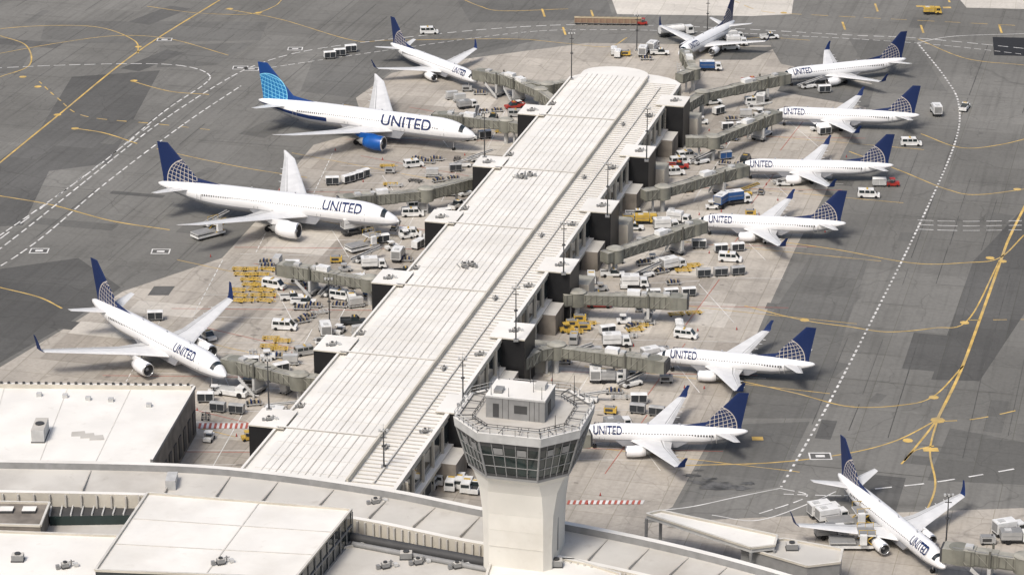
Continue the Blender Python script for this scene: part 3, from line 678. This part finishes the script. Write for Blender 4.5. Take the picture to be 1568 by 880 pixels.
def t_loader(c='vw'):
    b = MB(); b.box(-4,3.5,-1.6,1.6,.6,1.1,c,'grey'); b.box(-4,.4,-1.5,1.5,1.4,1.7,'lgrey','grey'); b.box(.8,3.8,-1.6,1.6,2.9,3.2,c,'grey'); b.box(1,2.2,-2.4,-1.65,1.6,3.4,'vw'); b.box(1.05,2.25,-2.35,-1.7,2.3,3.2,'glass')
    for s in (-1,1):
        b.hexa([(.9,s*1.4,1.1),(1.2,s*1.4,1.1),(1.2,s*1.5,1.1),(.9,s*1.5,1.1)],[(3.2,s*1.4,2.9),(3.5,s*1.4,2.9),(3.5,s*1.5,2.9),(3.2,s*1.5,2.9)],'vy')
        b.hexa([(3.2,s*1.2,1.1),(3.5,s*1.2,1.1),(3.5,s*1.3,1.1),(3.2,s*1.3,1.1)],[(.9,s*1.2,2.9),(1.2,s*1.2,2.9),(1.2,s*1.3,2.9),(.9,s*1.3,2.9)],'vy')
        for x in (.9,2.3,3.7): b.cyl((x,s*1.55,3.2),(x,s*1.55,4.1),.04,.04,'vy',5)
        b.box(.8,3.8,s*1.55-.04,s*1.55+.04,4.05,4.12,'vy')
    wheels(b,(-3,2.6),1.4,.5); return b
def t_tank():
    b = MB(); b.box(-5,5,-1.0,1.0,.7,1.05,'dgrey'); b.cyl((-4.9,0,2.1),(2.4,0,2.1),1.15,1.15,'vw',18); b.box(-4.5,2,-.35,.35,3.2,3.35,'lgrey')
    b.hexa([(3,-1.15,.6),(5.4,-1.15,.6),(5.4,1.15,.6),(3,1.15,.6)],[(3,-1.1,2.7),(5.1,-1.1,2.7),(5.1,1.1,2.7),(3,1.1,2.7)],'vw'); b.box(5.15,5.36,-1.0,1.0,1.7,2.5,'glass')
    for s in (-1,1): b.box(3.6,4.9,s*1.12-.02,s*1.12+.02,1.6,2.4,'glass')
    wheels(b,(-3.8,-2.6,3.9),1.0,.5); return b
def t_stairs():
    b = MB(); b.box(-3,2,-.9,.9,.5,.9,'vw')
    for i in range(12): b.box(-3+i*.42,-2.6+i*.42,-.7,.7,.9+i*.23,1.0+i*.23,'lgrey')
    b.box(2,3.4,-.8,.8,3.5,3.65,'lgrey'); b.box(2,2.15,-.7,-.5,.5,3.5,'grey'); b.box(2,2.15,.5,.7,.5,3.5,'grey')
    for s in (-1,1): b.hexa([(-3,s*.75,.8),(2,s*.75,3.4),(2,s*.8,3.4),(-3,s*.8,.8)],[(-3,s*.75,1.8),(2,s*.75,4.5),(2,s*.8,4.5),(-3,s*.8,1.8)],'vb'); b.box(2,3.4,s*.78-.03,s*.78+.03,3.6,4.5,'vb')
    wheels(b,(-2.2,1.4),.8,.35); return b
def t_gpu(c='vy'):
    b = MB(); b.box(-1.3,1.3,-.7,.7,.4,1.5,c); b.box(-1.2,1.0,-.6,.6,1.5,1.6,'grey'); b.cyl((.7,0,1.5),(.7,0,1.9),.1,.1,'dgrey',6); b.box(1.3,2.1,-.04,.04,.4,.5,'grey'); b.box(-1.0,.6,-.72,.72,.7,1.3,'dgrey'); wheels(b,(-.9,.9),.6,.25); return b
TV = {'van':('service_van',t_van()),'vanb':('service_van',t_van('vd')),'vang':('service_van',t_van('vg')),'pick':('pickup_truck',t_pickup()),'pickr':('pickup_truck',t_pickup('vr')),'pickd':('pickup_truck',t_pickup('vd')),
 'truck':('box_truck',t_truck()),'cater':('catering_truck',t_truck('vb','vw',6.0,2.0,1.4)),'catw':('catering_truck',t_truck('vw','vw',7,2.3,2.0)),'ytruck':('utility_truck',t_truck('vy','vy',5.2,1.3,.95,'vy')),'btruck':('box_truck',t_truck('vb','vw',6.0,1.8)),'gtruck':('utility_truck',t_truck('vg','vw',5.6,1.5,.95,'grey')),
 'tug':('baggage_tractor',t_tug()),'tugy':('baggage_tractor',t_tug('vy')),'tugr':('baggage_tractor',t_tug('vr')),'tugd':('baggage_tractor',t_tug('vg')),'push':('pushback_tractor',t_push()),'cart':('baggage_cart',t_cart()),'cartw':('baggage_cart',t_cart('vw','lgrey')),'cartr':('baggage_cart',t_cart('tan','rust')),'cartb':('baggage_cart',t_cart('vg','vb')),'cartg':('baggage_cart',t_cart('vg','vd')),
 'dol':('container_dolly',t_dolly()),'dolg':('container_dolly',t_dolly('lgrey')),'dold':('container_dolly',t_dolly('dgrey')),'uld':('cargo_container_dolly',t_dolly('lgrey','uld')),'bags':('loaded_baggage_dolly',t_dolly('lgrey','bags')),
 'belt':('belt_loader',t_belt()),'belty':('belt_loader',t_belt('vy')),'load':('container_loader',t_loader()),'tank':('fuel_truck',t_tank()),'stair':('boarding_stairs',t_stairs()),'gpu':('ground_power_unit',t_gpu()),'gpuw':('ground_power_unit',t_gpu('vg'))}
TV = {k:(n,b.mesh(n)) for k,(n,b) in TV.items()}
POS = []
def vh(k, u, v, a=0, sc=1.):
    n, me = TV[k]; p = G(u,v); POS.append(p); place(me, n, p, math.radians(a), sc*1.04)
AL = """van 657 52 5|cart 505 90 15|cart 520 86 15|cart 537 80 15|uld 692 152 20|uld 704 156 20|bags 750 128 -20|bags 768 130 -10|tug 795 165 30|pickr 788 166 200|cart 509 283 5|cart 533 280 40|cart 546 276 40|cart 556 272 40
bags 640 246 -5|bags 655 250 -5|bags 668 246 0|uld 662 271 0|dol 593 256 0|dol 598 284 0|dolg 605 286 0|van 640 320 10|van 632 331 5|truck 648 322 90|tug 622 365 20|van 628 362 0|truck 610 397 80|tug 600 382 30|cart 585 372 20|catw 546 358 30
load 556 382 35|belt 330 345 40|load 320 362 40|van 420 441 -25|push 485 425 10|van 523 458 -20|van 538 462 100|truck 552 440 10|pick 465 466 -5|bags 480 470 -5|bags 462 474 -5|van 436 504 -8|dol 415 520 0|dol 432 524 0|dol 412 532 0|dol 428 536 0|pickd 541 496 5
van 397 574 -25|push 356 604 -20|pick 318 518 -60|gpuw 300 526 0|cart 238 490 5|cart 315 615 0|tug 320 674 80|bags 428 548 0|tug 410 550 10|uld 440 600 60|truck 498 512 100|bags 470 488 30|bags 462 494 30|dolg 490 480 20|bags 408 404 0|bags 410 410 0|uld 425 406 80
truck 1433 175 92 |pick 1477 168 70|van 1395 223 0|van 1330 302 -5|tugr 1367 285 0|cartw 1346 285 0|pick 1178 60 10|ytruck 1427 22 0|van 1052 243 20|van 1042 252 15|pickr 1038 258 0|van 1032 268 10|cater 1107 316 60|cater 1130 312 20|ytruck 990 342 0|gpu 962 338 0|pick 968 352 0|truck 1020 352 10|van 1118 400 -10
truck 1030 412 30|dol 1046 416 5|dol 1052 410 5|bags 1012 418 30|pick 938 423 0|pickr 918 470 0|truck 972 440 0|truck 944 530 5|cart 1040 506 90|truck 911 580 90|gtruck 936 585 0|bags 940 602 0|cart 978 617 0|van 1155 160 10|truck 1165 158 80|uld 1142 180 0|stair 1172 208 55|belt 1076 250 30
tank 1034 55 20|truck 1000 78 70|truck 985 85 80|pick 1010 84 0|btruck 1088 108 0|truck 1122 62 20|truck 1128 70 0|van 1118 76 10|belt 1078 72 40|dol 980 500 0|dol 972 507 10|dolg 990 496 0|dolg 962 516 0|bags 968 502 40|gpu 876 500 0|gpu 888 492 0|gpu 895 505 0|dol 880 510 0|dol 900 497 0|tugy 868 508 10
van 664 742 75|van 676 736 75|van 684 726 75|van 692 745 80|van 704 742 80|van 716 748 80|pick 728 750 80|van 700 722 75|truck 1262 790 20|truck 1274 798 20|gtruck 1272 822 10|load 1305 838 0|dol 1320 798 10|dol 1335 802 10|bags 1345 808 0|truck 1545 818 20|gtruck 1556 830 0|gpuw 1512 832 0|load 1300 806 10
belt 970 590 30|cart 960 582 10|dolg 950 610 0|belt 1150 205 40|cartb 1110 244 20|uld 1096 228 0|cart 1100 286 10|belty 1140 300 20|tug 1090 320 0|tug 1000 402 0|belt 990 424 30|bags 985 405 20|dol 1060 408 10|cart 1070 380 0|tug 955 440 90|cart 950 366 0|pick 975 332 0|gpu 908 455 0|van 905 430 90|cart 930 512 20|tug 955 495 0|gpuw 1020 585 0|belt 880 548 15|bags 862 556 0
tug 720 215 20|cart 742 212 20|gpu 748 192 0|bags 735 145 0|gpuw 715 140 0|cart 680 332 20|tug 662 300 0|gpuw 690 300 0|pick 700 318 60|tug 712 300 30|bags 620 400 0|cart 640 380 60|gpu 515 402 0|tug 455 430 0|cart 448 412 0|bags 470 440 20|belt 560 400 30|belt 505 450 60|bags 520 470 -10|uld 545 470 20|tug 330 604 0|uld 445 558 0|cart 430 570 30|gpuw 382 590 0|tug 520 510 70|cart 385 560 0
cart 940 84 90|cart 946 88 80|gpu 958 86 0|bags 990 92 0|cart 1050 118 30|pick 1090 160 20|cart 1100 175 40|bags 1120 185 10|tug 1075 190 0|pickr 1150 128 0|belt 1240 135 20|cart 1262 142 10|tug 1250 200 20|cart 1262 206 20|belt 1205 284 0|tug 1178 372 0"""
for e in AL.replace('\n','|').split('|'):
    q = e.split()
    if len(q) >= 4: vh(q[0], float(q[1]), float(q[2]), float(q[3]))
for r in range(7):
    for c in range(4):
        if (r*3+c)%7 not in (6,2): vh('dol', 356+c*14.5-r+(r%2)*4+12, 414+r*8, -8+random.uniform(-12,12))
for i in range(11): vh('cartr' if i < 10 else 'tugr', 888+i*9.5, 37+i*.15, 180)
random.seed(21)
def free(p, r=2.6):
    for q in POS:
        if (q-p).length < r+1.4: return False
    for a, c, rr in KEEP:
        d = c-a; d.z = 0; t = max(0,min(1,(p-a).dot(d)/max(d.length_squared,.01)))
        if (a+d*t-p).length < rr+1.2: return False
    return True
kinds = ['bags','cartg','gpuw','tug','dolg','gpu','uld','belt','dol','cart','bags','cartb','pick','van','cartg','tugy','gtruck','dold','bags','vanb','vang','tugd','dold','pickd','bags','dolg','truck','belt']
def scatter(s0, s1, w0, w1, n):
    for i in range(n):
        p = P(random.uniform(s0,s1), random.uniform(w0,w1)); a = random.choice((0,.3,1.5,-.3))+random.uniform(-.2,.2); k = random.choice(kinds)
        if not free(p): continue
        m_ = random.choice((1,1,2,3)) if k in ('bags','cart','dolg','uld','dol','cartb','cartg','dold') else 1
        for j in range(m_):
            q = p+Vector((math.cos(a),math.sin(a),0))*4.0*j
            if j and not free(q, 2.0): break
            POS.append(q); nm, me = TV[k]; place(me, nm, q, a+random.uniform(-.08,.08), .97)
for g_ in gL: scatter(g_+10, g_+38, -34, -7, 30)
for g_ in gR[:-1]: scatter(g_+9, g_+39, 37, 62, 32)
scatter(225, 262, 36, 60, 14); scatter(250, 268, 4, 34, 12)
cb = MB(); cb.box(-.2,.2,-.2,.2,0,.04,'dgrey'); cb.cyl((0,0,.04),(0,0,.7),.16,.03,'vr',8); cm = cb.mesh('traffic_cone')
for i in range(60):
    p = P(random.uniform(0,240), random.choice((random.uniform(-60,-8), random.uniform(38,85)))); place(cm,'traffic_cone',p)

# ---------------------------------------------------------------- terminal buildings at the bottom
b = MB(); c = [G(u,v,10) for u,v in ((-90,588),(298,592),(232,705),(-110,700))]
b.prism(c,0,9.6,'brown','roof'); b.prism([c[0],c[1],c[1]+(c[0]-c[1])*.01+(c[2]-c[1])*.02,c[0]+(c[3]-c[0])*.02],9.6,10.5,'cream','roof')
def edge(b,p,q,w,z0,z1,k,top=None):
    d=(q-p); d.z=0; l=d.length; T0=b.T; b.T=Matrix.Translation((p.x,p.y,0))@Matrix.Rotation(math.atan2(d.y,d.x),4,'Z'); b.box(0,l,-w/2,w/2,z0,z1,k,top); b.T=T0
edge(b,c[1],c[2],.5,9.61,10.3,'grey','roof')
for i in range(34): q=c[0].lerp(c[1],i/34); b.box(q.x,q.x+.5,q.y-.7,q.y-.3,10.5,10.9,'dgrey')
for i in range(9):
    q=c[1].lerp(c[2],i/9+.03); r_=c[1].lerp(c[2],i/9+.085); edge(b,q+Vector((.1,0,0)),r_+Vector((.1,0,0)),.16,1,5.5,'dgrey')
for u,v in ((135,612),(170,614),(100,608),(60,606),(228,622)): q=G(u,v,9.6); b.box(q.x-.5,q.x+.5,q.y-.5,q.y+.5,9.6,10.3,'lgrey')
q=G(62,668,9.6); unit(b,q.x,q.y,9.6,2.4,6,2.6)
for t in range(3): qq=G(120+14*t,664+3*t,9.6); b.prism([(qq.x-1.2,qq.y-1.2),(qq.x+1.6,qq.y-1.0),(qq.x+1.0,qq.y+1.4),(qq.x-1.4,qq.y+.9)],9.6,9.64+.01*t,'roof2')
for t in (.25,.5,.75): edge(b,c[0].lerp(c[1],t),c[3].lerp(c[2],t),.15,9.6,9.66,'seaml')
b.build('airport_support_building')
b = MB()
rim = smooth_pts([G(u,v,15) for u,v in ((-260,700),(0,703),(270,709),(430,723),(600,748),(740,776),(870,798),(1000,824),(1120,853),(1240,888),(1400,945))], 6)
nr = []
for i in range(len(rim)):
    d = rim[min(i+1,len(rim)-1)]-rim[max(i-1,0)]; d.z=0; d.normalize(); nr.append(Vector((d.y,-d.x,0)))
def strip(o0,z0,o1,z1,k,i0=0,i1=None):
    i1 = i1 or len(rim); vs=[]
    for i in range(i0,i1):
        vs += [(rim[i].x+nr[i].x*o0,rim[i].y+nr[i].y*o0,z0),(rim[i].x+nr[i].x*o1,rim[i].y+nr[i].y*o1,z1)]
    b.add(vs,[(2*j,2*j+1,2*j+3,2*j+2) for j in range(i1-i0-1)],k)
strip(0,0,0,15,'cream'); strip(0,15,1.2,15,'roof'); strip(1.2,15,1.3,13.8,'grey'); strip(1.3,13.8,10.,13.2,'roof2'); strip(10,13.2,10,13.6,'seam'); strip(10,13.6,11,13.6,'roof'); strip(11,13.6,11.05,9.2,'cream'); strip(11.05,9.2,75,9.2,'roof2')
for i in range(0,len(rim)-1):
    for t in (0,.5):
        p = rim[i].lerp(rim[i+1],t); n_ = nr[i]; q0=p+n_*11.1
        edge(b,q0,q0+n_*.35,.3,9.2,13.4,'roof2')
    if i%3==0: edge(b,rim[i]+nr[i]*1.6,rim[i]+nr[i]*9.9,.2,13.3,13.9,'seam')
for i in range(0,16):
    q0=rim[i]+nr[i]*11.12; q1=rim[i+1]+nr[i+1]*11.12; edge(b,q0,q1,.1,9.9,10.9,'grey')
p=G(263,738,14.0); b.box(p.x-.9,p.x+.9,p.y-2,p.y+2,13.3,15.2,'lgrey')
b.build('curved_terminal_building')
def bld(name, px, z0, z1, side, top, par=True, extra=None):
    b = MB(); c = [G(u,v,z1) for u,v in px]; b.prism(c,z0,z1,side,top)
    if par:
        for i in range(len(c)): edge(b,c[i],c[(i+1)%len(c)],.4,z1+.002*i,z1+.4+.002*i,'cream','seaml')
    if extra: extra(b,c)
    return b.build(name)
def hallx(b,c):
    n=9
    for i in range(n+1):
        p=c[1].lerp(c[2],i/n); b.cyl((p.x+.15,p.y,9.2),(p.x+.15,p.y,16.8),.12,.12,'grey',6)
    for z in (11.5,14.2): edge(b,c[1]+Vector((.1,0,0)),c[2]+Vector((.1,0,0)),.3,z,z+.2,'grey')
    for t in (.33,.66): edge(b,c[0].lerp(c[3],t),c[1].lerp(c[2],t),.2,17,17.08,'seam','seaml')
    edge(b,c[0].lerp(c[1],.55),c[3].lerp(c[2],.55),.2,17,17.1,'seam','seaml')
bld('departure_hall_building', ((226,756),(538,781),(452,886),(146,874)), 9.2, 17, 'glass','roof',True,hallx)
def rx(b,c):
    p = c[0].lerp(c[2],.5); unit(b,p.x,p.y,c[0].z,2,1.5,1.2,'grey')
bld('terminal_annex_building', ((-80,812),(196,822),(140,905),(-80,905)), 9.2, 11.5, 'cream','roof',True,rx)
bld('terminal_annex_building', ((-80,768),(76,771),(62,806),(-80,802)), 9.2, 12.5, 'brown','brown',True,lambda b,c:[b.box(G(35+x,782,12.5).x-1.2,G(35+x,782,12.5).x+1.2,G(35,782,12.5).y-1,G(35,782,12.5).y+1,12.5,13,'dgrey','roof') for x in (-25,10)])
bld('terminal_glass_corridor', ((80,771),(212,768),(205,788),(76,790)), 9.2, 11.0, 'teal','dgrey',False,lambda b,c:[edge(b,c[0].lerp(c[1],t/8),c[3].lerp(c[2],t/8),.25,11,11.3,'lgrey') for t in range(9)])
bld('terminal_annex_building', ((500,846),(560,832),(745,862),(900,882),(880,960),(440,960)), 9.2, 11.5, 'cream','roof2',True,rx)
bld('terminal_annex_building', ((965,866),(1090,885),(1080,960),(930,960)), 9.2, 11.5, 'cream','roof',True)
bld('tower_base_building', ((755,852),(880,858),(950,880),(925,960),(720,960)), 9.2, 13.2, 'cream','roof',True,rx)
b=MB(); p=G(538,822,12); q=G(752,862,12); b.cyl(p,q,.9,.9,'dgrey',10); p=G(540,832,11.9); q=G(750,872,11.9); b.cyl(p,q,.5,.5,'grey',8)
for t in (.1,.4,.7,.95): r_=p.lerp(q,t); b.box(r_.x-.3,r_.x+.3,r_.y-.3,r_.y+.3,9.2,12,'grey')
b.build('rooftop_duct')
for u,v,z in ((338,862,17.1),(100,868,11.6),(575,770,13.5),(700,868,11.6),(185,830,9.3),(590,868,11.6),(640,862,11.6)): vent(G(u,v,z),.4)
bld('gate_canopy', ((990,788),(1012,783),(1190,821),(1186,836),(1150,840)), 6.5, 7.2, 'lgrey','roof',True,lambda b,c:[b.cyl((p.x,p.y,0),(p.x,p.y,6.5),.3,.3,'grey') for p in c])
bld('gate_lounge_building', ((1135,838),(1200,826),(1290,842),(1286,862),(1236,868)), 0, 6.0, 'grey','roof2',True,rx)
bld('pier_junction_building', ((430,712),(560,700),(625,738),(520,726)), 0, 10.2, 'cream','roof2',False)
# ---------------------------------------------------------------- control tower
b = MB(); C = Vector((2.1,430,0)); FR = Matrix(((bx.x,ax.x,0,C.x),(bx.y,ax.y,0,C.y),(0,0,1,0),(0,0,0,1))); b.T = FR
def octo(r, ch): k=r-ch; return [(k,-r),(r,-k),(r,k),(k,r),(-k,r),(-r,k),(-r,-k),(-k,-r)]
def ringp(levels, ks):
    n=8; vs=[]
    for (r,ch,z) in levels: vs += [(x,y,z) for x,y in octo(r,ch)]
    for j in range(len(levels)-1):
        b.add(vs[j*n:(j+2)*n],[(i,(i+1)%n,n+(i+1)%n,n+i) for i in range(n)],ks[j])
ringp([(5.9,1.2,0),(5.9,1.2,18),(6.1,1.4,23),(6.7,2.1,27.2),(7.6,3.2,29.6),(8.3,4.0,30.4)],['shaft']*5)
ringp([(8.3,4.0,30.4),(8.6,4.3,30.5),(8.6,4.3,31.0)],['grey','grey'])
ringp([(8.5,4.2,31.0),(10.3,5.2,37.8)],['tglass'])
ringp([(8.65,4.3,31.0),(8.7,4.32,31.5)],['dgrey'])
ringp([(10.15,5.12,36.9),(10.45,5.27,37.8)],['dgrey'])
ringp([(10.45,5.25,37.8),(10.6,5.3,37.8),(10.8,5.4,39.4),(10.2,5.1,39.4),(10.2,5.1,39.0)],['dgrey','lgrey','roof','grey'])
b.add([(x,y,39.0) for x,y in octo(10.25,5.12)],[tuple(range(8))],'roof2')
lo = octo(8.55,4.22); hi = octo(10.36,5.22)
for i in range(8):
    p0,p1=Vector((*lo[i],31.0)),Vector((*lo[(i+1)%8],31.0)); q0,q1=Vector((*hi[i],37.8)),Vector((*hi[(i+1)%8],37.8))
    n=5
    for j in range(n): b.cyl(p0.lerp(p1,j/n),q0.lerp(q1,j/n),.10 if j else .2,.10 if j else .2,'grey',5)
    for t in (.3,.62): b.cyl(p0.lerp(q0,t),p1.lerp(q1,t),.08,.08,'grey',5)
    if i in (0,6,7):
        for j in (1,3):
            a_=p0.lerp(p1,(j+.1)/n).lerp(q0.lerp(q1,(j+.1)/n),.66); c_=p0.lerp(p1,(j+.9)/n).lerp(q0.lerp(q1,(j+.9)/n),.66)
            a2=p0.lerp(p1,(j+.1)/n).lerp(q0.lerp(q1,(j+.1)/n),.84); c2=p0.lerp(p1,(j+.9)/n).lerp(q0.lerp(q1,(j+.9)/n),.84)
            o_=Vector(((a_.x+c_.x)/2,(a_.y+c_.y)/2,0)).normalized()*.06
            b.add([a_+o_,c_+o_,c2+o_,a2+o_],[(0,1,2,3)],'grey')
for (r,ch,z0,z1,kk_) in ((10.6,5.3,39.4,40.5,'lgrey'),(7.8,3.4,39.0,39.8,'dgrey')):
    oc = octo(r,ch)
    for i in range(8):
        p,q=Vector((*oc[i],0)),Vector((*oc[(i+1)%8],0))
        for zz in (z1,(z0+z1)/2): b.cyl(p+Vector((0,0,zz)),q+Vector((0,0,zz)),.06,.06,kk_,5)
        for j in range(5): r_=p.lerp(q,j/5); b.cyl(r_+Vector((0,0,z0)),r_+Vector((0,0,z1)),.05,.05,'dgrey',5)
for i in range(8):
    A_,B_=octo(7.8,3.4),octo(10.4,5.2); b.cyl((*A_[i],39.7),(*B_[i],39.7),.1,.1,'dgrey',5)
    for t in (.33,.66):
        p2=Vector((*A_[i],39.6)).lerp(Vector((*A_[(i+1)%8],39.6)),t); q2=Vector((*B_[i],39.6)).lerp(Vector((*B_[(i+1)%8],39.6)),t); b.cyl(p2,q2,.08,.08,'dgrey',5)
b.box(-5.8,4.2,-3.2,4.2,39.0,42.6,'grey','roof'); b.box(-5.9,4.3,-3.3,4.3,42.6,42.9,'lgrey','roof')
b.box(-4.6,-3.6,-3.26,-3.21,39.2,41.6,'dgrey'); b.box(-1,1.2,-3.26,-3.21,40.2,41.6,'dgrey'); b.box(4.21,4.26,-1,1,39.4,41.6,'dgrey')
for x in (-3,-2,1.6,2.4,3.2): b.box(x,x+.06,-3.24,-3.2,39.1,42.5,'dgrey')
b.box(1.4,3.2,1,3,42.9,43.8,'lgrey','roof2'); b.box(-4.8,-3.4,-2,0,42.9,43.5,'grey')
for x,y,h in ((-5.4,3.8,3.2),(-5,-2.8,2.6),(3.8,3.8,3.6),(3.6,-2.8,2.2),(0,3.9,2.5),(-2,-2.9,1.6),(1.5,0,2.2)): b.cyl((x,y,42.9),(x,y,42.9+h),.06,.04,'dgrey',5)
b.cyl((7.0,6.2,39.0),(7.0,6.2,44),.08,.05,'dgrey',5); b.cyl((-7.6,5.6,39.0),(-7.6,5.6,43),.08,.05,'dgrey',5); b.cyl((6.8,-6.6,39.0),(6.8,-6.6,42),.08,.05,'dgrey',5)
b.box(5.9,6.02,-1.0,-.4,15,22,'grey')
for z in (17,20,23): b.box(-4.6,4.6,-6.02-.1*(z>22),-5.89,z,z+.05,'seaml')
b.build('control_tower')

# ---------------------------------------------------------------- light
w = bpy.data.worlds.new('World'); S.world = w; w.use_nodes = True; n = w.node_tree
sky = n.nodes.new('ShaderNodeTexSky'); sky.sky_type = 'NISHITA'; sky.sun_disc = False
EL, AZ = math.radians(54), math.radians(212)
sky.sun_elevation = EL; sky.sun_rotation = AZ; sky.dust_density = 5; sky.air_density = 1.; sky.ozone_density = 1.
bg = n.nodes['Background']; bg.inputs[1].default_value = .14; n.links.new(sky.outputs[0], bg.inputs[0])
sl = bpy.data.lights.new('sun','SUN'); sl.energy = 2.3; sl.angle = math.radians(14); sl.color = (1,.965,.91)
so = bpy.data.objects.new('sun', sl); S.collection.objects.link(so)
dv = Vector((math.sin(AZ)*math.cos(EL), math.cos(AZ)*math.cos(EL), math.sin(EL)))
so.rotation_euler = dv.to_track_quat('Z','Y').to_euler(); so.location = (0,300,400)
S.view_settings.view_transform = 'Standard'; S.view_settings.look = 'None'; S.view_settings.exposure = 0
